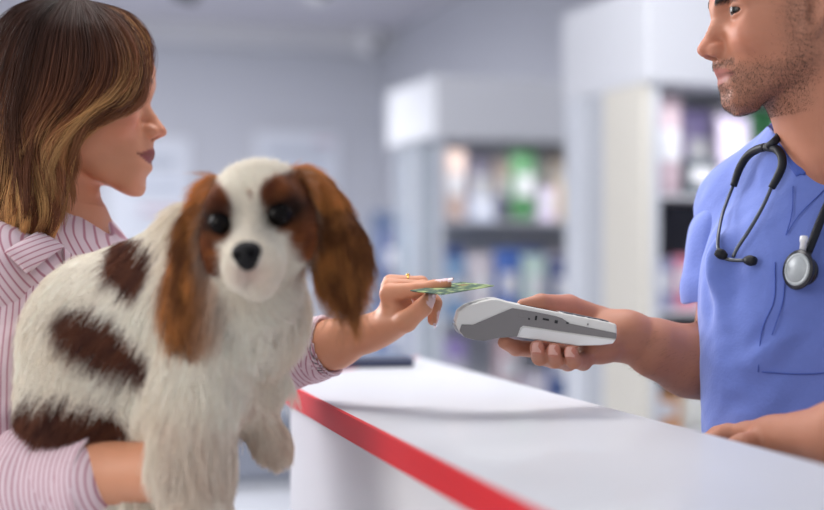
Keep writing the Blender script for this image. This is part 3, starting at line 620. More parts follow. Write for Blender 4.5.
def sleeve(name, P, r, parent, stripe='round', h=.003, fold=.004, hollow=None, seed=1):
    pr = chain(P, r, k=.03)
    if hollow: pr += [cap(*hollow, k=.003, op=-1)]
    A = np.vstack(P); lo = A.min(0) - max(r) - .03; hi = A.max(0) + max(r) + .03
    if hollow:
        d = np.array(hollow[1]) - np.array(hollow[0]); d /= np.linalg.norm(d); pr.append(half(np.array(P[-1]), -d if False else -d, k=.003, op=-1))
    V, Q = polygonise(pr, h, lo, hi)
    ax = np.array(P[-1]) - np.array(P[0]); ln = np.linalg.norm(ax); ax /= ln
    N_ = vnormals(V, Q); V = V + N_ * folds(V, fold, 42, seed, np.cross(ax, [.2, .9, .1]))[:, None]
    rel = V - np.array(P[0]); t = rel @ ax; e1 = np.cross(ax, Y3); e1 /= np.linalg.norm(e1)
    st = t if stripe == 'along' else rel @ e1 * 1.0 + (V[:, 1] * .15)
    return link(name, fastmesh(name, V, Q, None, {'stripe': st}), m_shirt, parent)
sl = sleeve('sleeve', [shR + np.array([.01, .01, -.01]), Pw(-12, 380, 1.53), elR + np.array([0, 0, 0.0])], [.066, .060, .058], shirt, 'round', seed=1)
sl = sleeve('sleeve', [elR, Pw(30, 484, 1.475), Pw(84, 482, 1.445)], [.058, .052, .050], shirt, 'along', seed=2, fold=.005)
cu = sleeve('cuff', [Pw(66, 482, 1.455), Pw(105, 481, 1.435)], [.0520, .0520], sl, 'along', seed=3, fold=.001, hollow=(Pw(80, 482, 1.448), Pw(140, 480, 1.415), .046, .046))
sl2 = sleeve('sleeve', [shL, Pw(160, 360, 1.85), elL, Pw(266, 359, 1.74), Pw(312, 350, 1.705)], [.062, .055, .05, .042, .040], shirt, 'along', seed=4, fold=.005)
cu2 = sleeve('cuff', [Pw(298, 353, 1.713), Pw(331, 345, 1.692)], [.0400, .0375], sl2, 'along', seed=5, fold=.0015, hollow=(Pw(314, 350, 1.70), Pw(346, 341, 1.680), .033, .033))
def patch(name, quad, n, th, parent, bulge=0.0, sdir=(1, 0, 0), m=None, sub=None):
    # four-sided cloth piece between four corner points, bulged outwards, with real thickness
    a, b, c, d = [np.array(q, float) for q in quad]; V = []; nn = np.cross(b - a, d - a); nn /= np.linalg.norm(nn)
    if nn[1] > 0: nn = -nn
    for i in range(n + 1):
        for j in range(n + 1):
            u, v = i / n, j / n; p = (a * (1 - u) + b * u) * (1 - v) + (d * (1 - u) + c * u) * v
            V.append(p + nn * bulge * math.sin(math.pi * u) ** .6 * math.sin(math.pi * (.15 + .7 * v)))
    V = np.array(V); V2 = V - nn * th; k = len(V); Fq = [[i * (n + 1) + j, (i + 1) * (n + 1) + j, (i + 1) * (n + 1) + j + 1, i * (n + 1) + j + 1] for i in range(n) for j in range(n)]
    bd = [i * (n + 1) for i in range(n + 1)] + [n * (n + 1) + j for j in range(1, n + 1)] + [i * (n + 1) + n for i in range(n - 1, -1, -1)] + [j for j in range(n - 1, 0, -1)]
    Fq2 = [[x + k for x in f][::-1] for f in Fq] + [[bd[i], bd[(i + 1) % len(bd)], bd[(i + 1) % len(bd)] + k, bd[i] + k] for i in range(len(bd))]
    VV = np.vstack([V, V2]); me = fastmesh(name, VV, np.array(Fq + Fq2), None, {'stripe': VV @ np.array(sdir, float)}); o = fix(link(name, me, m or m_shirt, parent)); return o
shV = np.array([v.co for v in shirt.data.vertices])
def onshirt(px_, py_, lift, VV=None):
    VV = shV if VV is None else VV; D = VV - [0, 0, CZ]; u = 412 + F * D[:, 0] / D[:, 1]; v = 255 - F * D[:, 2] / D[:, 1]; m = ((u - px_) ** 2 + (v - py_) ** 2) < 30
    return W(px_, py_, (np.percentile(VV[m, 1], 3) if m.any() else 1.6) - lift)
patch('collar', [onshirt(6, 250, .006), Pw(41, 230, onshirt(44, 240, .004)[1] + .012), onshirt(65, 246, .008), onshirt(29, 273, .010)], 8, .003, shirt, .010, (.55, 0, -.85))
patch('collar', [Pw(84, 228, 1.735), Pw(96, 232, 1.76), Pw(127, 252, 1.775), Pw(108, 262, 1.70)], 8, .003, shirt, .008, (.5, 0, -.85))
patch('button_placket', [onshirt(63, 247, .004), onshirt(72, 254, .004), onshirt(76, 290, .004), onshirt(69, 290, .004)], 6, .0025, shirt, .001, (1, 0, .1))
# trousers and shoes (hidden by the dog and the frame, but she stands on them)
m_jean = mat('dark_jeans', S(60, 70, 98), .8, noise=.1, nscale=40, bump=.1)
hipw = Pw(42, 560, 1.73); tr = [ell(hipw, (.135, .17, .13), k=.05)]
for s in (-1, 1):
    h0 = hipw + uy * .085 * s; kn = np.array([h0[0] + .02, h0[1], .50]); an = np.array([h0[0], h0[1], .10]); tr += [cap(h0 - ZZ * .02, kn, .088, .058, k=.04), cap(kn, an, .058, .04, k=.02)]
V, Q = polygonise(tr, .008, hipw - [.3, .4, 1.0], hipw + [.3, .4, .2]); link('trousers', fastmesh('trousers', V, Q), m_jean, wo)
def shoe(c, fw, m, parent):
    c = np.array([c[0], c[1], 0]); V, Q = polygonise([cap(c + fw * -.03 + ZZ * .05, c + fw * .14 + ZZ * .035, .042, .034, k=.02), cap(c + ZZ * .06, c + ZZ * .11, .042, .045, k=.02), half(c, ZZ * 1.0, k=.002, op=-1) if False else fun(lambda X: .0 - X[:, 2] * -1 if False else X[:, 2] * 1.0 - .001, k=.004, op=-1)], .006, c - [.25, .25, .02], c + [.25, .25, .2])
    link('shoe', fastmesh('shoe', V, Q), m, parent)
for s in (-1, 1): shoe(hipw + uy * .085 * s, ux, mat('shoe_leather', S(70, 60, 56), .5), wo)

# ---------- the man
ma = empty('person', (.50, 1.68, 0), 'man in blue medical scrubs holding out a card terminal behind the counter', 'person', None)
SM = .98; RM = head_frame(math.pi + math.radians(4), math.radians(5), 0); tipm = W(697, 50.5, 1.585)
TM = tipm - RM @ (np.array([.1195, 0, -.041]) * SM)
hp = prim_tf(head_prims(True), RM, TM, SM)
profm = [(715, -6), (713, 0), (710.5, 8), (710.8, 14), (711.5, 20), (709, 26), (705, 34), (700.5, 42), (697.3, 48), (697.4, 53), (701.5, 57.5), (708, 59), (712.5, 61), (713, 65), (713.2, 69.5), (716, 73), (719.5, 76), (721, 79.5), (719.8, 82.5), (722.5, 87), (726.5, 91.8), (726, 97), (725.3, 102), (727.5, 108), (733, 112)]
tgm = [px_to_local(x, y, TM, RM, SM) for x, y in profm]; tgm = [(q[2], q[0]) for q in tgm]
cx = (857 - 412) / F * 1.68; yaw = math.radians(215 + 20)   # chest faces the counter and the camera's left
fm = np.array([-math.sin(math.radians(35)), -math.cos(math.radians(35)), 0]); lm = np.array([-fm[1], fm[0], 0]); lm = -np.cross(fm, ZZ) * 1.0   # lm: his left
lm = np.cross(ZZ, fm)
def TP(l, f, z): return np.array([cx, 1.68, 0]) + lm * l + fm * f + ZZ * z
neckm = RM @ (np.array([-.03, 0, -.10]) * SM) + TM; nb = np.array([W(838, 150, 1.68)[0], 1.69, 1.405])
shRm = Pw(756, 212, 1.735); shLm = TP(.175, 0, 1.345)
RT = np.stack([lm, fm, ZZ], 1)
mb = list(hp) + [cap(neckm, nb, .060, .066, k=.03), cap(shRm, shLm, .052, .052, k=.05), ell(TP(0, .0, 1.26), (.17, .115, .19), RT, k=.06), ell(TP(0, 0, 1.02), (.155, .115, .22), RT, k=.05),
      cap(nb, shRm + ZZ * .005, .048, .040, k=.04), cap(nb, shLm + ZZ * .005, .048, .040, k=.04), cap(nb - ZZ * .03, TP(0, .04, 1.30), .065, .07, k=.05)]
elm = Pw(727, 366, 1.712); wrm = Pw(627, 336, 1.665)
arm = [cap(shRm, elm, .055, .046, k=.03), cap(elm, Pw(690, 361, 1.69), .043, .0405, k=.02), cap(Pw(690, 361, 1.69), Pw(655, 348, 1.672), 0.0400, .0315, k=.02), cap(Pw(655, 348, 1.672), wrm, .0315, .0235, k=.02)]
mh = [cap(wrm, Pw(592, 347, 1.655), .023, .0155, k=.016), cap(wrm, Pw(583, 343, 1.665), .022, .014, k=.016), cap(wrm, Pw(576, 340, 1.672), .02, .013, k=.016), cap(wrm, Pw(600, 350, 1.64), .020, .0145, k=.016), cap(Pw(606, 347, 1.64), Pw(590, 351, 1.628), .0150, .0140, k=.012),
      cap(wrm, Pw(600, 322, 1.685), .022, .0185, k=.016)]
fm_ = [([(572, 340, 1.675), (538, 350, 1.645), (516, 348, 1.612), (504, 342.5, 1.588)], [.0125, .0100, .0088, .0072]),
       ([(580, 343, 1.668), (553, 359, 1.635), (540, 357, 1.585), (537, 347.5, 1.565)], [.0128, .0105, .0094, .0082]),
       ([(588, 347, 1.658), (568, 362, 1.628), (556, 360, 1.582), (553.5, 350, 1.562)], [.0124, .0102, .0090, .0078]),
       ([(596, 350, 1.645), (583, 362, 1.61), (573.5, 361, 1.578), (570.5, 352, 1.561)], [.0116, .0095, .0085, .0073]),
       ([(604, 324, 1.69), (568, 308.5, 1.675), (541, 303.5, 1.655), (523, 305.5, 1.645)], [.019, .0165, .0112, .0078])]
for pts, rr in fm_: mh += chain([Pw(*q) for q in pts], rr, k=.0035)
# left forearm lying along the far edge of the counter
la = Pw(845, 436, 1.40); lw = Pw(775, 437, 1.475); ell_ = Pw(905, 430, 1.38)
mh += [cap(shLm, ell_, .052, .042, k=.03), cap(ell_, la, .042, .034, k=.02), cap(la, lw, .034, .022, k=.02), cap(lw, Pw(748, 435, 1.50), .0185, .0155, k=.014)]
for i in range(4):
    o = np.array([0, .017 * i, -.003 * i]); mh += chain([Pw(752, 434, 1.492) + o, Pw(728, 433, 1.508) + o, Pw(714, 441, 1.512) + o, Pw(708, 450, 1.515) + o], [.0115, .0098, .0086, .0075], k=.004)
mh += chain([Pw(762, 440, 1.475), Pw(742, 445, 1.46), Pw(726, 449, 1.465)], [.014, .011, .009], k=.006)
mb += arm + mh
Vm, Qm = polygonise(mb, .0021, (.05, 1.2, .86), (.85, 2.05, 1.64))
L = (Vm - TM) @ RM / SM; hm = (L[:, 2] > -.145) & (np.linalg.norm(L, axis=1) < .17)
L2 = L.copy(); L2[hm] = profile_warp(L[hm], tgm, True); Vm = np.where(hm[:, None], L2 @ RM.T * SM + TM, Vm)
basem = S(184, 124, 98)
cm = skin_col(L, True, basem, Vm); cm[~hm] = basem
Nm = vnormals(Vm, Qm)
for (x, y, d) in ((537, 348, 1.560), (553.5, 350.5, 1.557), (570.5, 352, 1.556)):
    g = np.exp(-(np.linalg.norm(Vm - Pw(x, y, d), axis=1) / .008) ** 2); cm = mix(cm, S(202, 120, 106), g * .7)
g = np.exp(-(np.linalg.norm(Vm - Pw(565, 306, 1.66), axis=1) / .03) ** 2); cm = mix(cm, S(200, 128, 112), g * .5)
lst = [(Vm, Qm, cm)]
for s_ in (-1, 1): eyeball(lst, RM, TM, SM, s_, (-.85, -.70, -.08), S(58, 40, 32))
V_, Q_, C_ = join_np(lst); bo = link('body', fastmesh('body', V_, Q_, C_), m_skinm, ma); eyeslot(bo, len(Qm))
m_nailm = mat('bare_nail', S(216, 164, 150), .35)
for (x, y, d) in ((536.8, 347.2, 1.5565), (553.3, 349.6, 1.554), (570.3, 351.8, 1.5535)):
    nailmesh(ma, Pw(x, y, d), (0.05, .25, 1), (0, -1, .1), .0052, .0055, m_nailm)
# stubble, brows and short hair as real hairs
m_hair = mat('hair_strands', (.1, .06, .04), .45, attr='Col', spec=.4)
def short_hairs(name, V, Q, L, dens, n, length, rad, dirf, colf, parent, m):
    c = V[Q].mean(1); Lc = L[Q].mean(1); a = np.linalg.norm(np.cross(V[Q[:, 2]] - V[Q[:, 0]], V[Q[:, 3]] - V[Q[:, 1]]), axis=1) * dens(Lc)
    if a.sum() <= 0: return
    i = rng.choice(len(Q), n, p=a / a.sum()); u = rng.random((n, 2)); q = V[Q[i]]
    p = (q[:, 0] * (1 - u[:, :1]) + q[:, 1] * u[:, :1]) * (1 - u[:, 1:]) + (q[:, 3] * (1 - u[:, :1]) + q[:, 2] * u[:, :1]) * u[:, 1:]
    N = vnormals(V, Q)[Q[i, 0]]; D = dirf(Lc[i], N); D = D / np.linalg.norm(D, axis=1)[:, None]
    ln = length * rng.uniform(.6, 1.2, n)[:, None]; k = 4; P = np.stack([p + D * ln * t / (k - 1) - N * ln * .25 * (t / (k - 1)) ** 2 for t in range(k)], 1)
    col = colf(n); strands(name, P, rad * np.linspace(1, .4, k), np.repeat(col[:, None], k, 1), m, parent)
Lm = (V_ - TM) @ RM / SM; nh = len(Vm)
def dens_beard(L):
    x, y, z = L.T; a = np.abs(y)
    b = smoothstep(-.052, -.078, z) * smoothstep(.0, .03, x) * (z > -.125) + .8 * np.exp(-((x - .02) / .016) ** 2) * (z < .03) * (z > -.1) * (a > .04) + 1.3 * np.exp(-((z + .060) / .0045) ** 2) * (a < .028) * (x > .07)
    lip = (x > .074) & (np.abs(z + .073) < .0085) & (a < .024); return np.where(lip | (np.linalg.norm(L, axis=1) > .16), 0, b)
short_hairs('stubble', Vm, Qm, Lm[:nh], dens_beard, 11000, .0024, .00010, lambda L, N: N * .7 - RM[:, 2] * .8, lambda n: mix(np.tile(S(44, 34, 30), (n, 1)), S(90, 74, 64), rng.random(n)), ma, m_hair)
def dens_arm(L):
    X = (L * SM) @ RM.T + TM; ba = wrm - elm; h = np.clip((X - elm) @ ba / (ba @ ba), 0, 1); d = np.linalg.norm(X - elm - h[:, None] * ba, axis=1); return (d < .055) * (h > .02) * (h < .97) * (X[:, 0] < .42) * (.25 + np.clip(noise(X, 60, 1, 1), 0, 1))
short_hairs('arm_hair', Vm, Qm, Lm[:nh], dens_arm, 1300, .0065, .00005, lambda L, N: N * .35 + np.array([-.8, 0, -.35]), lambda n: np.tile(S(84, 60, 48), (n, 1)), ma, m_hair)
def dens_brow(L):
    x, y, z = L.T; a = np.abs(y); return (x > .06) * (a > .011) * (a < .049) * np.exp(-((z - .0115) / .0035) ** 2)
short_hairs('eyebrows', Vm, Qm, Lm[:nh], dens_brow, 1600, .005, .00015, lambda L, N: N * .12 + RM[:, 1] * np.sign(L[:, 1:2]) + RM[:, 2] * .25, lambda n: np.tile(S(34, 26, 24), (n, 1)), ma, m_hair)
def dens_scalp(L):
    x, y, z = L.T; return ((z > .055) | ((x < .0) & (z > -.02) & (x < -.02))) * (np.linalg.norm(L, axis=1) < .15) * (np.linalg.norm(L, axis=1) > .05) * 1.0
short_hairs('hair', Vm, Qm, Lm[:nh], dens_scalp, 14000, .022, .00016, lambda L, N: N * .6 + RM[:, 0] * .5, lambda n: mix(np.tile(S(34, 27, 25), (n, 1)), S(64, 50, 44), rng.random(n)), ma, m_hair)
# scrubs
m_scrub = mat('blue_scrub_cloth', S(104, 124, 200), .85, noise=.05, nscale=120, bump=.22, bscale=260, sheen=.25)
m_seam = mat('scrub_seam', S(72, 94, 176), .85, bump=.2, bscale=300)
def necktri(X):                             # V opening, a wedge cut into the front half
    r = X - TP(-.02, 0, 0); l = r @ lm; f = r @ fm; z = X[:, 2]; vb = 1.393 - .0
    vb = 1.3995; w = (z - vb) * .62
    d = np.maximum(np.abs(l - .005) - w, -(f - .0)); return d
Vb = W(800, 173, 1.555); rv = np.array([.9637, -.2671, 0]); uv_ = np.array([0, -.059, 1.0])
def necktri(X):                             # the V neck opening
    l = (X - Vb) @ rv; z = (X - Vb) @ uv_; f = (X - Vb) @ fm
    return np.maximum(np.maximum(-l - z * .60, l - z * .95) * .75, -(f + .10))
sc = [ell(TP(0, .0, 1.25), (.187, .130, .20), RT, k=.06), cap(shRm, shLm, .055, .066, k=.06), cap(nb - ZZ * .008, shRm + ZZ * .004, .058, .056, k=.05), cap(nb - ZZ * .012, shLm + ZZ * .004, .058, .058, k=.05), cap(TP(0, 0.01, 1.12), TP(0, .01, .84), .150, .160, k=.08),
      cap(Pw(772, 285, 1.63), Pw(778, 440, 1.60), .075, .080, k=.07)]
sc.insert(5, cap(W(828, 172, 1.655), TP(0, .050, 1.27), .082, .094, k=.04)); sc.insert(6, cap(W(826, 160, 1.665), shRm + ZZ * .002, .074, .056, k=.03)); sc.append(fun(necktri, k=.004, op=-1)); sc.append(cap(nb + ZZ * .09, nb + ZZ * .2, .066, .075, k=.01, op=-1)); sc.append(half((0, 0, .80), ZZ * -1, k=.004, op=-1) if False else fun(lambda X: X[:, 2] - .80, k=.004, op=-1))
V, Q = polygonise(sc, .0032, (.12, 1.25, .78), (.86, 2.05, 1.50))
N_ = vnormals(V, Q); V = V + N_ * (folds(V, .0035, 24, 2, np.array([-.2, .1, -.95])) + folds(V, .0022, 46, 3, np.array([.7, 0, .6])))[:, None]
def ridge(V, N, a, b, amp, wd):             # a soft fold of the cloth along a line
    a = Pw(*a); b = Pw(*b); ba = b - a; h = np.clip((V - a) @ ba / (ba @ ba), 0, 1); dd = np.linalg.norm((V - a) - h[:, None] * ba, axis=1)
    V += N * (amp * np.exp(-(dd / wd) ** 2) * (1 - (2 * h - 1) ** 2 * .9))[:, None] - N * (amp * .45 * np.exp(-((dd - 2.1 * wd) / wd) ** 2) * (1 - (2 * h - 1) ** 2))[:, None]
for f_ in (((730, 375, 1.54), (840, 300, 1.50), .0075, .011), ((742, 410, 1.52), (850, 348, 1.48), .0085, .013), ((712, 385, 1.56), (770, 395, 1.50), .006, .010), ((776, 235, 1.53), (764, 345, 1.51), .0055, .008), ((716, 205, 1.63), (712, 330, 1.58), .008, .012),
           ((738, 215, 1.58), (744, 320, 1.53), .004, .010), ((708, 350, 1.58), (735, 330, 1.54), .0045, .008), ((800, 300, 1.50), (835, 262, 1.50), .005, .009), ((758, 185, 1.58), (792, 200, 1.55), .0035, .008), ((722, 180, 1.64), (752, 168, 1.62), .004, .009)):
    ridge(V, N_, f_[0], f_[1], f_[2] * 1.55, f_[3])
top = link('scrub_top', fastmesh('scrub_top', V, Q), m_scrub, ma); scrubV = V
def onscrub(px, py, lift=.0):              # nearest scrub-top point seen at this pixel
    D = scrubV - [0, 0, CZ]; u = 412 + F * D[:, 0] / D[:, 1]; v = 255 - F * D[:, 2] / D[:, 1]; m = np.nonzero(((u - px) ** 2 + (v - py) ** 2) < 25)[0]
    if len(m) == 0: m = np.nonzero(((u - px) ** 2 + (v - py) ** 2) < 900)[0]
    d = np.percentile(scrubV[m, 1], 3) if len(m) else 1.6; return W(px, py, d - lift)
sp = [shRm + np.array([.028, -.01, .006]), Pw(739, 245, 1.72), Pw(729, 292, 1.705)]
pr = chain(sp, [.048, .055, .0595], k=.03); sd = (sp[2] - sp[1]); sd /= np.linalg.norm(sd); hd = np.array([.12, 0, -1.0]); hd /= np.linalg.norm(hd)
pr += [cap(Pw(727, 292, 1.706), Pw(727, 370, 1.706), .051, .051, k=.004, op=-1), fun(lambda X: -((X - Pw(720, 297, 1.70)) @ (-hd)) if False else -((Pw(720, 298, 1.70) - X) @ hd) * 1.0 if False else ((Pw(720, 300, 1.70) - X) @ hd), k=.003, op=-1)]
V, Q = polygonise(pr, .003, sp[1] - .22, sp[1] + .22); N_ = vnormals(V, Q); V = V + N_ * folds(V, .004, 34, 4, np.array([.1, 0, -1.0]))[:, None]
link('sleeve', fastmesh('sleeve', V, Q), m_scrub, top)
spl = [shLm, shLm * .55 + ell_ * .45]; V, Q = polygonise(chain(spl, [.068, .066], k=.03), .004, spl[0] - .2, spl[0] + .2); link('sleeve', fastmesh('sleeve', V, Q), m_scrub, top)
def onfront(pts, lift): return [onscrub(x, y, lift) for x, y in pts]
V, Fq = tube(onfront([(777, 133), (783, 146), (791, 160), (800, 173)], .001), .006, 10, 24, flat=.35, flatdir=fm); link('neck_band', mesh('neck_band', V, Fq), m_seam, top)
V, Fq = tube(onfront([(800, 173), (808, 160), (818, 147), (830, 132)], .001), .006, 10, 24, flat=.35, flatdir=fm); link('neck_band', mesh('neck_band', V, Fq), m_seam, top)
for pts in ([(793, 186), (792, 212), (786, 235)], [(786, 235), (800, 214), (824, 190)], [(775, 262), (774, 300), (762, 330), (758, 372)], [(785, 262), (783, 300), (772, 335)], [(762, 372), (800, 374), (840, 372)]):
    V, Fq = tube(onfront(pts, .0003), .0007, 6, 20); link('seam', mesh('seam', V, Fq), m_seam, top)
m_trm = mat('blue_scrub_trousers', S(80, 104, 190), .85, bump=.2, bscale=200)
hipm = TP(0, 0, .90); tr = [ell(hipm, (.15, .15, .12), k=.05)]
for s in (-1, 1):
    h0 = hipm + lm * .095 * s; kn = np.array([h0[0], h0[1], .48]); an = np.array([h0[0], h0[1], .10]); tr += [cap(h0 - ZZ * .02, kn, .088, .07, k=.04), cap(kn, an, .068, .058, k=.02)]
V, Q = polygonise(tr, .008, hipm - [.35, .4, .95], hipm + [.35, .4, .16]); link('trousers', fastmesh('trousers', V, Q), m_trm, ma)
for s in (-1, 1): shoe(hipm + lm * .095 * s, fm, mat('white_clog', S(226, 226, 226), .4), ma)
# ------------------------------------------------------------------ the dog
dg = empty('dog', tuple(Pw(160, 520, 1.45)), 'long-eared spaniel with white and chestnut fur held in the arm of the woman', 'dog')
px = lambda n, d: n * d / F
RD = head_frame(math.radians(-90 - 5.5), math.radians(5), 0)
rl = math.radians(8); RD = RD @ np.array(Matrix.Rotation(rl, 3, 'X')); SD = 1.0; TD = Pw(259, 213, 1.37)
hd_ = [ell((0, 0, .002), (.046, .041, .038), k=.01)]
for s in (-1, 1):
    hd_ += [ell((.018, s * .024, -.024), (.030, .025, .027), k=.016), ell((.034, s * .022, .010), (.015, .016, .015), k=.014)]
hd_ += [cap((.034, 0, -.024), (.064, 0, -.034), .025, .0195, k=.015)]
for s in (-1, 1): hd_ += [ell((.062, s * .0125, -.047), (.021, .0155, .0205), k=.010)]
hd_ += [ell((.054, 0, -.066), (.018, .016, .012), k=.008)]
for s in (-1, 1): hd_ += [ell((.052, s * .0290, -.0035), (.012, .0125, .0115), k=.006, op=-1)]
hd_ += [cap((.084, 0, -.045), (.080, 0, -.056), .0012, .0012, k=.004, op=-1)]
dgp = prim_tf(hd_, RD, TD, SD)
def pe(x, y, d, rx, ry, rd, ang=0, k=.03):   # ellipsoid given by its centre and half sizes
    a = math.radians(ang); R = np.array([[math.cos(a), 0, -math.sin(a)], [0, 1, 0], [math.sin(a), 0, math.cos(a)]])
    return ell(Pw(x, y, d), (px(rx, d), rd, px(ry, d)), R, k=k)
dgp += [cap(TD - RD[:, 0] * .01, Pw(240, 300, 1.42), .040, .060, k=.03), pe(118, 350, 1.505, 88, 84, .085), pe(76, 402, 1.49, 54, 52, .075), cap(Pw(120, 335, 1.50), Pw(205, 300, 1.46), .083, .068, k=.05),
        cap(Pw(205, 315, 1.45), Pw(212, 385, 1.43), .066, .046, k=.04), pe(254, 312, 1.44, 36, 42, .05), pe(190, 400, 1.45, 50, 60, .06),
        cap(Pw(150, 290, 1.48), Pw(192, 235, 1.45), .048, .030, k=.03)]
legs = [([(200, 380, 1.40), (192, 450, 1.385), (197, 520, 1.375), (202, 590, 1.37)], [.044, .036, .029, .024]),
        ([(240, 350, 1.46), (262, 382, 1.45), (258, 420, 1.445), (271, 442, 1.435)], [.032, .0215, .0150, .0150]),
        ([(271, 442, 1.435), (279, 454, 1.425)], [.0145, .0105]),
        ([(90, 430, 1.48), (132, 490, 1.46), (150, 560, 1.46)], [.055, .045, .030]), ([(202, 590, 1.37), (206, 604, 1.35)], [.026, .022])]
for p_, r_ in legs: dgp += chain([Pw(*q) for q in p_], r_, k=.02)
earLp = [pe(209, 206, 1.392, 15, 32, .013, -14, .012), pe(207, 250, 1.376, 29, 44, .012, -2, .015), pe(208, 288, 1.372, 31, 30, .012, 0, .02)]
earRp = [pe(302, 186, 1.395, 18, 20, .013, 25, .012), pe(321, 212, 1.388, 25, 38, .012, 28, .015), pe(338, 250, 1.380, 28, 38, .012, 14, .015)]
dgp += earLp + earRp
Vd, Qd = polygonise(dgp, .0024, (-.50, 1.22, .92), (.0, 1.68, 1.44))
Nd = vnormals(Vd, Qd)
nose_w = RD @ np.array([.087, 0, -.034]) + TD
def dog_fields(X, N):                       # fur colour, length and lay at points of the coat
    L = (X - TD) @ RD; u = 412 + F * X[:, 0] / X[:, 1]; v = 255 - F * (X[:, 2] - CZ) / X[:, 1]; d = X[:, 1]
    n1 = noise(X, 90, 0, 2); n2 = noise(X, 45, 1, 2); n3 = noise(X, 240, 4, 2)
    head = (np.linalg.norm(L - [.015, 0, -.02], axis=1) < .085)
    def near(c, r, ang=0, soft=.18):
        a = math.radians(ang); q = X - Pw(*c); s_ = px(1, c[2]); ex = (q[:, 0] * math.cos(a) + q[:, 2] * math.sin(a)) / (r[0] * s_); ez = (-q[:, 0] * math.sin(a) + q[:, 2] * math.cos(a)) / (r[1] * s_)
        t = np.sqrt(ex ** 2 + ez ** 2 + (q[:, 1] / .12) ** 2) + n1 * .09 + n2 * .08; return 1 - smoothstep(1 - soft, 1 + soft * .3, t)
    earL = 1 - smoothstep(.002, .009, sdf(earLp, X)); earR = 1 - smoothstep(.002, .009, sdf(earRp, X)); earL = earL * (u < 241 - smoothstep(200, 170, v) * 14); earR = earR * (u > 285)
    ear = np.maximum(earL, earR)
    body = np.maximum(near((70, 418, 1.45), (66, 40), -4), near((116, 333, 1.44), (62, 26), -24)); body = np.maximum(body, near((143, 262, 1.45), (34, 26), -25)) * (1 - ear)
    y = L[:, 1]; z = L[:, 2]; a = np.abs(y)
    eye = head * (1 - smoothstep(.85, 1.1, np.sqrt(((a - .0325) / .0205) ** 2 + ((z - .004) / .027) ** 2) + n1 * .07))
    cheek = head * (a > .028) * smoothstep(.028, .036, a) * (z > -.05) * (z < .02)
    eye = np.maximum(eye, cheek)
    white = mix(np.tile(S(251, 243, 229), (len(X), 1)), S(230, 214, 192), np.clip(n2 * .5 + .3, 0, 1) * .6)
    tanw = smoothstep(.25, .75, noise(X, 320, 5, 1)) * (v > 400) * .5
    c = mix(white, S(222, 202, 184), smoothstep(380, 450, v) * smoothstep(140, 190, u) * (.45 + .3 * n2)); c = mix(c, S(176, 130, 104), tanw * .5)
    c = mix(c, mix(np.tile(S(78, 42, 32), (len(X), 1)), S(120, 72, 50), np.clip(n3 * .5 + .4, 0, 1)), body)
    ee = mix(np.tile(S(92, 46, 24), (len(X), 1)), S(222, 146, 78), np.clip(.22 + n3 * .65 + .25 * n1 + smoothstep(222, 175, v) * .55 + smoothstep(350, 372, u) * .25 + smoothstep(180, 162, u) * .2, 0, 1))  # chestnut ears; tops and outer edges painted lighter, as light catches them
    c = mix(c, ee, ear)
    c = mix(c, mix(np.tile(S(100, 48, 24), (len(X), 1)), S(160, 92, 46), np.clip(n3 * .5 + .4, 0, 1)), eye * (1 - ear))
    dk = head * np.exp(-(((a - .0290) / .0160) ** 2 + ((z + .003) / .0135) ** 2)); c = mix(c, S(30, 18, 14), np.clip(dk * 1.5, 0, 1))
    mz = head * np.exp(-(((y) / .016) ** 2 + ((z + .050) / .012) ** 2)) * (L[:, 0] > .06); c = mix(c, S(206, 168, 158), mz * .5)
    fre = head * ((((y - .004) / .0025) ** 2 + ((z - .014) / .0035) ** 2) < 1); c = mix(c, S(150, 100, 70), fre * .7)
    ln = np.full(len(X), .024); ln = np.where(u > 175, .030, ln); ln = np.where((v > 380) & (u > 130), .030, ln)
    ln = np.where(head, .008 + .010 * smoothstep(.075, .0, L[:, 0]), ln); ln = np.where(head & (L[:, 0] > .045) & (z < -.01), .006, ln)
    ln = np.where((v > 372) & (u > 236), .011, ln); ln = np.where(ear > .3, .026 + .018 * smoothstep(230, 290, v), ln)
    D = np.zeros_like(X); D[:] = (-.75, -.05, -.65)
    chest = smoothstep(170, 215, u)[:, None]; D = D * (1 - chest) + np.array([.12, -.15, -1.0]) * chest
    low = (smoothstep(395, 430, v) * (u > 120))[:, None]; D = D * (1 - low) + np.array([.06, -.05, -1.0]) * low
    away = X - nose_w; away /= np.linalg.norm(away, axis=1)[:, None]; D = np.where(head[:, None], away + np.array([0, 0, -.05]), D)
    D = np.where((ear > .3)[:, None], np.stack([np.where(u > 270, .22, -.12), np.zeros(len(X)), -np.ones(len(X))], 1), D)
    D += np.stack([noise(X, 60, 2, 2), noise(X, 60, 3, 2) * .6, noise(X, 50, 5, 2) * .6], 1) * np.where(head, .12, .34)[:, None]
    D = D - N * (D * N).sum(1)[:, None]; D /= np.linalg.norm(D, axis=1)[:, None] + 1e-9
    lift = np.where(head, .30, .22)[:, None]; D = D + N * lift; D /= np.linalg.norm(D, axis=1)[:, None]
    bare = head & (((a - .0285) ** 2 + (z + .003) ** 2 < .0105 ** 2) & (L[:, 0] > .035) | (np.linalg.norm(L - [.087, 0, -.034], axis=1) < .014))
    return c, ln, D, bare, head, ear
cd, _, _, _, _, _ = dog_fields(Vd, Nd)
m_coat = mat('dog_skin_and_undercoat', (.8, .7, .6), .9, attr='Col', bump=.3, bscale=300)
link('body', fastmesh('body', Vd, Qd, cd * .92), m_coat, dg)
m_fur = mat('dog_fur', (.8, .7, .6), .6, attr='Col', spec=.25)
q = Vd[Qd]; ar = np.linalg.norm(np.cross(q[:, 2] - q[:, 0], q[:, 3] - q[:, 1]), axis=1); cq = q.mean(1); nq = Nd[Qd].mean(1); nq /= np.linalg.norm(nq, axis=1)[:, None]
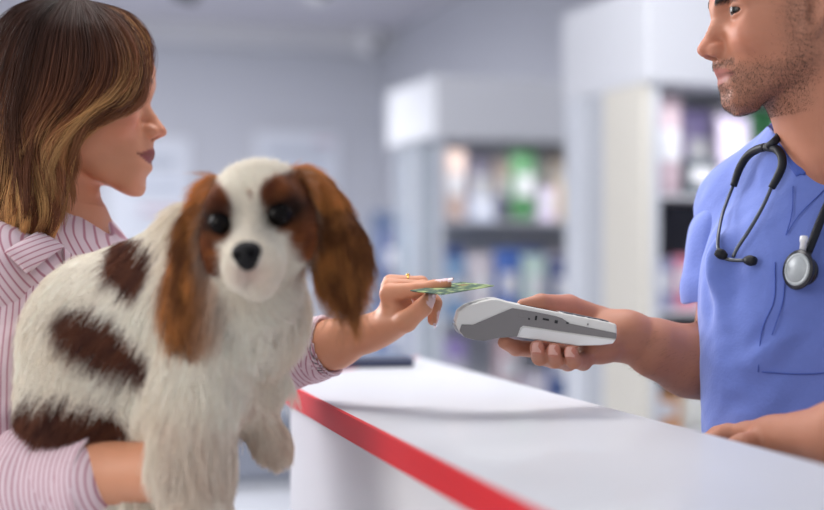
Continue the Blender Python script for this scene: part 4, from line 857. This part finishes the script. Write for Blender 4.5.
_, _, _, _, hq, eq = dog_fields(cq, nq)
wq = ar * np.where(hq, 2.6, np.where(eq > .3, 2.0, 1.0)) * np.where(nq[:, 1] > .35, .25, 1)
NF = 120000; ii = rng.choice(len(Qd), NF, p=wq / wq.sum()); uu = rng.random((NF, 2)); qq = q[ii]
pf = (qq[:, 0] * (1 - uu[:, :1]) + qq[:, 1] * uu[:, :1]) * (1 - uu[:, 1:]) + (qq[:, 3] * (1 - uu[:, :1]) + qq[:, 2] * uu[:, :1]) * uu[:, 1:]
nf = nq[ii]; cf_, lf, Df, bare, hf, ef = dog_fields(pf, nf)
keep = ~bare; pf, nf, cf_, lf, Df, hf, ef = [a[keep] for a in (pf, nf, cf_, lf, Df, hf, ef)]
lf = lf * rng.uniform(.6, 1.25, len(lf)); Df = Df + rng.normal(0, .07, Df.shape); K = 6; t = np.linspace(0, 1, K)
grav = np.array([0, 0, -1.0]); bend = np.where(hf, .05, .30)
P = pf[:, None] + Df[:, None] * (lf[:, None] * t)[..., None] + (grav[None, None] - nf[:, None] * .35) * (lf[:, None] * bend[:, None] * t ** 2)[..., None]
side = np.cross(Df, nf); wav = np.sin(t[None] * 5 + noise(pf, 70, 3, 1)[:, None] * 5) * (lf[:, None] * .07) * (~hf)[:, None] * t; P += side[:, None] * wav[..., None]
br = rng.uniform(.86, 1.12, len(lf))[:, None, None] * (np.linspace(.93, 1.06, K)[None, :, None])
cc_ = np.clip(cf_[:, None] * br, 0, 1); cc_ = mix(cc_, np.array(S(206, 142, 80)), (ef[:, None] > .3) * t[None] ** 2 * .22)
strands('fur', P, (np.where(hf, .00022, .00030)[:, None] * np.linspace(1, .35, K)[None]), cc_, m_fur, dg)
m_eye = mat('dog_eye', S(10, 6, 5), .2, spec=.12); m_nose = mat('dog_nose', S(16, 14, 17), .5, bump=.5, bscale=600, spec=.25)
for s in (-1, 1):
    c = RD @ np.array([0.0430, s * .0280, -.003]) + TD
    link('eye', mesh('eye', *lathe(c, RD[:, 0], [(.0118 * math.sin(a), -.0118 * math.cos(a)) for a in np.linspace(.05, math.pi - .05, 18)], 24)), m_eye, dg)
npm = prim_tf([ell((.081, 0, -.0320), (.0110, .0142, .0105), k=.004), ell((.084, 0, -.0400), (.0075, .0092, .0090), k=.006)] + [ell((.0895, s * .0065, -.0335), (.004, .0032, .0028), k=.003, op=-1) for s in (-1, 1)] + [cap((.094, 0, -.034), (.092, 0, -.046), .0009, k=.002, op=-1)], RD, TD, SD)
V, Q = polygonise(npm, .0009, nose_w - .03, nose_w + .03); link('nose', fastmesh('nose', V, Q), m_nose, dg)
V = np.concatenate([])if False else None
cl = [Pw(x, y, 1.423) for x, y in ((275, 461), (281, 463), (286, 459))]
for p_ in cl: link('claw', mesh('claw', *tube([p_, p_ + np.array([.003, -.002, -.006])], [.0014, .0004], 8)), m_nose, dg)
# ------------------------------------------------------------------ the woman's hair
Lw = lambda X: (X - TW) @ RW / SW
side_guides = [                              # from the parting down, front to back, on the side near the lens
    [(92, 2, 1.70), (128, 12, 1.70), (149, 36, 1.705), (155, 66, 1.70), (149, 90, 1.68), (128, 106, 1.655), (103, 112, 1.64), (86, 122, 1.63), (76, 146, 1.63), (74, 172, 1.64)],
    [(90, 1, 1.695), (120, 18, 1.675), (139, 48, 1.665), (142, 80, 1.65), (126, 101, 1.635), (100, 111, 1.62), (82, 128, 1.615), (73, 156, 1.615), (70, 184, 1.62), (60, 214, 1.625)],
    [(87, 0, 1.69), (108, 22, 1.655), (124, 58, 1.64), (122, 88, 1.628), (100, 106, 1.615), (80, 126, 1.61), (68, 154, 1.605), (66, 186, 1.605), (58, 214, 1.61), (46, 240, 1.615)],
    [(83, -1, 1.685), (97, 24, 1.645), (106, 60, 1.63), (98, 90, 1.62), (80, 116, 1.61), (64, 146, 1.60), (60, 176, 1.60), (55, 204, 1.60), (44, 228, 1.60), (34, 244, 1.605)],
    [(78, -2, 1.685), (80, 26, 1.64), (84, 62, 1.625), (74, 98, 1.615), (56, 128, 1.605), (47, 158, 1.60), (46, 186, 1.595), (38, 210, 1.595), (30, 230, 1.595), (18, 246, 1.60)],
    [(72, -3, 1.685), (62, 26, 1.645), (58, 62, 1.63), (50, 98, 1.615), (36, 128, 1.605), (32, 158, 1.60), (28, 184, 1.595), (18, 208, 1.595), (12, 228, 1.595), (2, 242, 1.60)],
    [(64, -4, 1.69), (42, 20, 1.655), (30, 58, 1.64), (22, 98, 1.625), (12, 130, 1.615), (10, 160, 1.61), (2, 188, 1.605), (-8, 210, 1.605), (-14, 230, 1.605), (-20, 244, 1.61)],
    [(56, -4, 1.70), (24, 14, 1.675), (4, 50, 1.665), (-8, 95, 1.65), (-14, 130, 1.64), (-20, 165, 1.63), (-26, 192, 1.625), (-36, 214, 1.62), (-40, 234, 1.62), (-48, 246, 1.62)],
    [(50, -4, 1.715), (12, 8, 1.71), (-16, 44, 1.71), (-26, 95, 1.70), (-34, 135, 1.69), (-40, 165, 1.68), (-46, 195, 1.675), (-54, 215, 1.67), (-60, 234, 1.67), (-66, 246, 1.67)]]
G = np.array([catmull([Pw(q[0] - (9 * min(1, max(0, (q[1] - 112) / 20)) if gi < 5 else 0), q[1], q[2]) for q in g], 16) for gi, g in enumerate(side_guides)])        # (9,16,3)
GL = Lw(G.reshape(-1, 3)).reshape(G.shape)
yq = -GL[..., 1]; GL[..., 1] = -np.maximum(yq, .004)
GL[..., 0] -= .006 * np.exp(-(np.arange(9) / 1.5) ** 2)[:, None]
GF = GL.copy(); GF[..., 1] *= -1; wf_ = smoothstep(.18, .42, np.linspace(0, 1, 16))[None, :, None]; GF[:6] = GF[:6] * (1 - wf_) + GF[6:7] * wf_
def w2(L): return (L * SW) @ RW.T + TW
def between(Gs, t):                          # guides blended at position t (0..8)
    m = len(Gs); Q_ = np.concatenate([2 * Gs[:1] - Gs[1:2], Gs, 2 * Gs[-1:] - Gs[-2:-1]]); i = np.clip(t.astype(int), 0, m - 2); u = (t - i)[:, None, None]
    a, b, c, d = Q_[i], Q_[i + 1], Q_[i + 2], Q_[i + 3]; return .5 * (2 * b + (c - a) * u + (2 * a - 5 * b + 4 * c - d) * u ** 2 + (3 * b - a - 3 * c + d) * u ** 3)
def hair_side(Gs, n, sgn, seed):
    r = np.random.default_rng(seed); nc = 150; tc_ = r.uniform(0, 8, nc); lock = r.integers(0, nc, n); t = np.clip(tc_[lock] + r.normal(0, .12, n), 0, 7.999)
    P = between(Gs, t); k = P.shape[1]; s = np.linspace(0, 1, k)
    cen = np.array([0, 0, .02]); out = P - cen; out[..., 2] *= .4; out /= np.linalg.norm(out, axis=2)[..., None]
    dep = (r.random(n) ** 1.5 * .022)[:, None, None]; P = P - out * dep * np.clip(s * 3, .35, 1)[None, :, None]
    offc = r.normal(0, 1, (nc, 3)) * .0080; P = P + offc[lock][:, None] * (s ** .8)[None, :, None] + (r.normal(0, 1, (n, 3)) * .0034)[:, None] * (1 - .45 * s[None, :, None]) * np.clip(s * 4, .25, 1)[None, :, None]
    ph = r.uniform(0, 6.28, nc)[lock]; am = r.uniform(.005, .012, nc)[lock]; fq = r.uniform(1.3, 2.3, nc)[lock]
    wv = np.sin(s[None] * fq[:, None] * 6.28 + ph[:, None]) * am[:, None] * smoothstep(.25, .7, s)[None]
    cw_ = .0075 * smoothstep(.22, .6, s)[None] * np.sin(s[None] * 6.28 * 1.9 + t[:, None] * 1.15 + 1.5 * np.sin(t[:, None] * 2.3)); P[..., 0] += cw_; P += out * (cw_ * .9)[..., None]
    P[..., 0] += wv; P += out * (np.cos(s[None] * fq[:, None] * 6.28 + ph[:, None]) * am[:, None] * smoothstep(.25, .7, s)[None])[..., None] * .8
    ln = r.uniform(.86, 1.0, n); sI = s[None] * ln[:, None] * (k - 1); i = np.clip(sI.astype(int), 0, k - 2); f = (sI - i)[..., None]; ar_ = np.arange(n)[:, None]; P = P[ar_, i] * (1 - f) + P[ar_, i + 1] * f
    dark = np.array(S(58, 34, 26)); mid = np.array(S(124, 74, 47)); blond = np.array(S(236, 184, 120))
    hl = smoothstep(.25, .8, r.random(nc))[lock] * r.uniform(.7, 1.15, n); front = np.exp(-(t / 2.0) ** 2)
    g = np.clip(smoothstep(.05, .85, s)[None] * (.38 + .72 * hl[:, None]) + front[:, None] * (.3 + hl[:, None]) * smoothstep(.02, .22, s)[None] * .85, 0, 1)
    col = mix(mix(np.broadcast_to(dark, P.shape), mid, np.clip(g * 1.9, 0, 1)), blond, np.clip((g - .42) * 1.35, 0, 1) * (.35 + .65 * hl[:, None]))
    return w2(P), col * r.uniform(.60, 1.42, nc)[lock][:, None, None] * r.uniform(.85, 1.15, n)[:, None, None]
Pn, Cn = hair_side(GL, 30000, 1, 1); Pf_, Cf_ = hair_side(GF, 17000, -1, 2)
# dark cap of hair underneath, so that the scalp never shows
def sgn_skip(s, gi): return s > 0 and gi < 6
shell = [ell((-.012, 0, .038), (.099, .078, .081), k=.01), cap((-.05, 0, .0), (-.062, 0, -.115), .068, .060, k=.03)]
for s, GG in ((-1, GL), (1, GF)):
    for gi in range(9):
        for j in range(1, 14, 2):
            if gi < 3 and j > 4: continue
            if sgn_skip(s, gi): continue
            a_, b_ = GG[gi, j].copy(), GG[gi, j + 2].copy()
            for q_ in (a_, b_): o_ = q_ - np.array([0, 0, .02]); o_[2] *= .4; q_ -= o_ / np.linalg.norm(o_) * .020
            shell.append(cap(a_, b_, .0125, .0115, k=.014))
shell += [ell((.085, 0, -.03), (.075, .062, .078), k=.008, op=-1), cap((.03, 0, -.10), (.0, 0, -.16), .052, .045, k=.01, op=-1)]
shell = prim_tf(shell, RW, TW, SW); V, Q = polygonise(shell, .0035, TW - .2, TW + .17)
hs = fastmesh('hair_underlayer', V, Q, np.tile(S(44, 29, 25), (len(V), 1)))
ho = strands('hair', np.concatenate([Pn, Pf_]), .00026 * np.linspace(1, .5, 16), np.concatenate([Cn, Cf_]), mat('woman_hair', (.1, .06, .04), .5, attr='Col', spec=.25), wo)
link('underlayer', hs, mat('woman_hair_underlayer', S(66, 44, 36), .95, bump=.3, bscale=300, spec=.05), ho)
# ------------------------------------------------------------------ payment terminal
dn, df_ = 1.568, 1.640                       # near and far side faces
te = empty('payment_terminal', tuple(Pw(540, 330, 1.6)), 'grey and white handheld card payment terminal held out by the man', 'card terminal')
m_tl = mat('terminal_light_shell', S(226, 224, 220), .42, noise=.01); m_tg = mat('terminal_grey_side', S(128, 124, 124), .45, noise=.02); m_tw = mat('terminal_white_cover', S(236, 235, 234), .4); m_tk = mat('terminal_port', S(20, 20, 24), .5)
m_tscr = mat('terminal_screen', S(24, 28, 36), .1, coat=.6); m_key = mat('terminal_key', S(86, 88, 94), .5)
def side(poly, d): return [Pw(x, y, d) for x, y in poly]
shell_ = [(458, 312), (466, 306.3), (480, 301.5), (492, 299), (498, 299.2), (512, 303.2), (540, 308.8), (575, 315.6), (600, 320.5), (616.5, 324.2), (617.2, 330), (617, 338), (613.5, 343.8), (601, 345.4), (577, 346), (558, 343.4), (535, 339.8), (517, 337), (499, 338), (484, 341), (474, 340), (464, 337.3), (459, 331), (455, 324)]
yv = np.array([0, df_ - dn, 0])
def sideprism(name, poly, d0, d1, m, parent, b=0):
    P0 = [Pw(x, y, dn) for x, y in poly]; P0 = [p + np.array([0, d0, 0]) for p in P0]
    o = fix(link(name, mesh(name, *prism(P0, (0, d1 - d0, 0))), m, parent, False))
    if b: bevel(o, b, 4, 25)
    return o
WT = df_ - dn
sideprism('shell', shell_, .0012, WT - .0012, m_tl, te, .0022)
dark = [(461.5, 324.4), (473, 324.8), (512.5, 308.0), (536, 312), (556, 316.2), (562, 318.2), (570, 323.6), (595, 328.8), (616.6, 333.2), (616.4, 339), (590, 335.5), (560, 331.2), (530, 326.6), (523, 325.6), (520.5, 327.5), (517, 336.8), (499, 337.9), (484, 340.9), (474.2, 339.9), (464.4, 337.1), (459.4, 331)]
for d0, d1 in ((-.0002, .003), (WT - .003, WT + .0002)):
    o = sideprism('side_band', dark, d0, d1, m_tg, te, .0006)
cover = [(524, 327.2), (530, 328), (560, 332.5), (590, 336.8), (615.5, 340), (613, 343.2), (601, 344.8), (577, 345.4), (558, 342.8), (535, 339.2), (518.5, 336.2), (521.5, 328.6)]
for d0, d1 in ((.0002, .004), (WT - .004, WT - .0002)): sideprism('battery_cover', cover, d0, d1, m_tw, te, .0008)
def rectport(x, y, w, h, name='port', m=None, rot=.18):
    c_, s_ = math.cos(rot), math.sin(rot); sideprism(name, [(x + c_ * a * w - s_ * b * h, y + s_ * a * w + c_ * b * h) for a, b in ((-1, -1), (1, -1), (1, 1), (-1, 1))], -.0006, .001, m or m_tk, te, .0003)
rectport(536, 318.0, 1.0, 2.2); rectport(545.8, 319.4, 3.2, 1.0); rectport(556.2, 321.8, 1.6, 1.6); rectport(529, 318.9, .9, .9); rectport(567.4, 323.0, 1.2, .9); rectport(587.8, 324.4, .7, .9, 'screw', m_tg)
rectport(523, 315, 4.5, 2.6, 'port_flap', m_tg, .15)
# top face: screen, keypad and the paper slot
def topslab(x0, y0, x1, y1, dd0, dd1, h, name, m):
    a = Pw(x0, y0, dn); b = Pw(x1, y1, dn); a = a + np.array([0, dd0, 0]); b = b + np.array([0, dd0, 0]); n = np.cross(b - a, Y3); n /= np.linalg.norm(n); n = n if n[2] > 0 else -n
    fix(link(name, mesh(name, *prism([a - n * .002, b - n * .002, b + n * h, a + n * h], (0, dd1 - dd0, 0))), m, te, False))
topslab(521, 305.0, 560, 312.8, .012, WT - .012, .0006, 'screen', m_tscr)
for i in range(4):
    for j in range(3): x = 565 + i * 12; topslab(x, 313.6 + i * 2.42, x + 9, 315.4 + i * 2.42, .012 + j * .017, .025 + j * .017, .0012, 'key', m_key)
topslab(470, 305.2, 489, 300.0, .010, WT - .010, .0005, 'printer_cover', mat('terminal_printer_cover', S(192, 191, 192), .45))
sideprism('paper_slot', [(455.2, 322.5), (460, 323.2), (460, 325), (455.6, 324.6)], .008, WT - .008, m_tk, te)
sideprism('reader_tab', [(453.5, 325.5), (460, 326), (464, 333), (460.5, 335.2), (456.5, 332)], .012, WT - .012, mat('terminal_reader', S(170, 172, 180), .25, coat=.5), te, .0015)
# ------------------------------------------------------------------ payment card
ce = empty('payment_card', tuple(Pw(450, 288, 1.6)), 'green patterned plastic payment card between the fingers of the woman', 'card')
a = Pw(419, 292.2, 1.595); b = Pw(463, 292.0, 1.578) ; cdir = (b - a); 
ca_ = Pw(421, 293.8, 1.588); cb_ = Pw(462, 293.2, 1.572); u = cb_ - ca_; u = np.array([.985, .17, .0]); u /= np.linalg.norm(u)
nrm = np.array([-.03, -.115, 1.0]); nrm /= np.linalg.norm(nrm); u = np.array([.72, .69, 0]); u -= nrm * (u @ nrm); u /= np.linalg.norm(u); v = np.cross(nrm, u)
c0 = Pw(452.5, 288.2, 1.598) 
def rrect(c, u, v, w, h, r, n=5):
    P = []
    for (sx, sy, a0) in ((1, 1, 0), (-1, 1, 90), (-1, -1, 180), (1, -1, 270)):
        for i in range(n + 1): a = math.radians(a0 + 90 * i / n); P.append(c + u * (sx * (w / 2 - r) + r * math.cos(a)) + v * (sy * (h / 2 - r) + r * math.sin(a)))
    return P
def card_mat():
    m = mat('card_print', S(112, 142, 120), .6, spec=.15); nt = m.node_tree; N = nt.nodes; Lk = nt.links
    n = N.new('ShaderNodeTexNoise'); n.inputs['Scale'].default_value = 90; tc = N.new('ShaderNodeTexCoord'); Lk.new(tc.outputs['Object'], n.inputs['Vector'])
    cr = N.new('ShaderNodeValToRGB'); cr.color_ramp.elements[0].color = (*S(70, 96, 82), 1); cr.color_ramp.elements[0].position = .45; cr.color_ramp.elements[1].color = (*S(160, 176, 122), 1); cr.color_ramp.elements[1].position = .62
    Lk.new(n.outputs['Fac'], cr.inputs[0]); Lk.new(cr.outputs[0], N['Principled BSDF'].inputs['Base Color']); return m
fix(link('card_body', mesh('card_body', *prism(rrect(c0 - nrm * .0004, u, v, .0856, .054, .0032), nrm * .0008)), card_mat(), ce, False))
fix(link('chip', mesh('chip', *prism(rrect(c0 + nrm * .0003 + u * .024 + v * .006, u, v, .012, .010, .0015), nrm * .0004)), m_gold, ce, False))
fix(link('magnetic_stripe', mesh('magnetic_stripe', *prism(rrect(c0 - nrm * .0008 + v * .016, u, v, .0855, .012, .0002), nrm * .0006)), m_tk, ce, False))
# ------------------------------------------------------------------ stethoscope
m_tubing = mat('stethoscope_tubing', S(22, 24, 32), .5, spec=.3); m_steel = mat('stethoscope_steel', S(84, 88, 96), .35, metal=.6); m_dia = mat('stethoscope_diaphragm', S(150, 156, 160), .35); m_rim = mat('stethoscope_rim', S(46, 46, 52), .3, metal=.3)
st_ = empty('stethoscope', tuple(onscrub(771, 150, .0)), 'black stethoscope hanging round the neck of the man', 'stethoscope')
def sp_(pts, lift=.008): return [onscrub(x, y, lift) for x, y in pts]
def smoothd(P):
    P = np.array(P); d = P[:, 1].copy()
    for _ in range(3): d[1:-1] = (d[:-2] + d[1:-1] * 2 + d[2:]) / 4
    for i in range(len(P)):
        q = P[i]; P[i] = q + (np.array([q[0] / q[1], 1, (q[2] - CZ) / q[1]]) * (min(d[i], q[1]) - q[1]))
    return P
j1 = smoothd(sp_([(743, 162), (756, 149.5), (764, 145.5), (773, 146), (780, 152), (782, 162)], .010))
L1 = smoothd(sp_([(733.5, 186), (738, 172), (743, 162), (749, 154.5), (757, 149.5), (765, 147)], .008)); L2 = smoothd(sp_([(771.5, 188), (778, 176), (782, 166), (781.5, 156), (776, 149), (766, 147)], .008))
link('yoke', mesh('yoke', *tube(L1, [.0042, .0048, .005, .005, .005, .005], 12, 30)), m_tubing, st_); link('yoke', mesh('yoke', *tube(L2, [.0042, .0048, .005, .005, .005, .005], 12, 30)), m_tubing, st_)
bk_ = onscrub(783, 134, .008); nk = Pw(790, 122, 1.63)
up = [onscrub(768, 147, .010), onscrub(775, 141, .012), onscrub(780, 134, .012), Pw(782, 127, 1.612), Pw(785, 121, 1.65), Pw(792, 116, 1.70), Pw(812, 112, 1.72), Pw(850, 112, 1.765), Pw(884, 118, 1.73), Pw(892, 132, 1.66), Pw(880, 150, 1.58)]
dn_ = smoothd(sp_([(850, 170), (832, 196), (820, 222), (813, 240), (808, 252)], .010))
link('tubing', mesh('tubing', *tube(np.vstack([np.array(up), dn_]), [.0048] * 16, 12, 110)), m_tubing, st_)
E1 = smoothd(sp_([(733.5, 185), (727.5, 200), (722, 216), (718.5, 234), (718.2, 248), (722, 256.5), (731, 260), (744, 260.5)], .006)); E2 = smoothd(sp_([(771.5, 187), (765, 202), (757, 217), (748, 232), (738, 247), (733, 257)], .009))
for E in (E1, E2): link('ear_tube', mesh('ear_tube', *tube(E, .0021, 10, 44)), m_steel, st_)
m_tip = m_tubing
for a_, b_ in ((onscrub(745, 260, .008), onscrub(755, 261, .009)), (onscrub(726, 257, .010), onscrub(716.5, 251.5, .010))):
    link('ear_tip', mesh('ear_tip', *tube([a_, a_ * .5 + b_ * .5, b_], [.0040, .0062, .0048], 14, 9)), m_tip, st_)
cpt = onscrub(797, 268, .016); ax = np.array([-.84, -.50, .14]); ax /= np.linalg.norm(ax)
cp = link('chest_piece', mesh('chest_piece', *lathe(cpt + np.array([.008, .004, -.003]), ax, [(.006, -.011), (.013, -.010), (.0155, -.006), (.015, -.003), (.010, 0), (.012, .003), (.021, .005), (.0222, .008), (.0215, .0095)], 36)), m_rim, st_)
cc2 = cpt + np.array([.008, .004, -.003]) + ax * .0094
link('diaphragm', mesh('diaphragm', *lathe(cc2, ax, [(.0182, -.001), (.0182, .0006), (.0172, .0011), (.0150, .0012), (.0146, .0009), (.0142, .0012), (.0005, .0014)], 36)), m_dia, cp)
link('stem', mesh('stem', *lathe(cpt + np.array([.007, .004, .016]), (.10, -.02, 1), [(.0036, 0), (.0036, .012), (.0045, .013), (.0045, .018), (.003, .0195)], 18)), m_plastic, cp)
link('stem', mesh('stem', *tube([cpt + np.array([.012, .005, .006]), onscrub(808, 252, .010)], [.004, .0045], 12)), m_rim, cp)
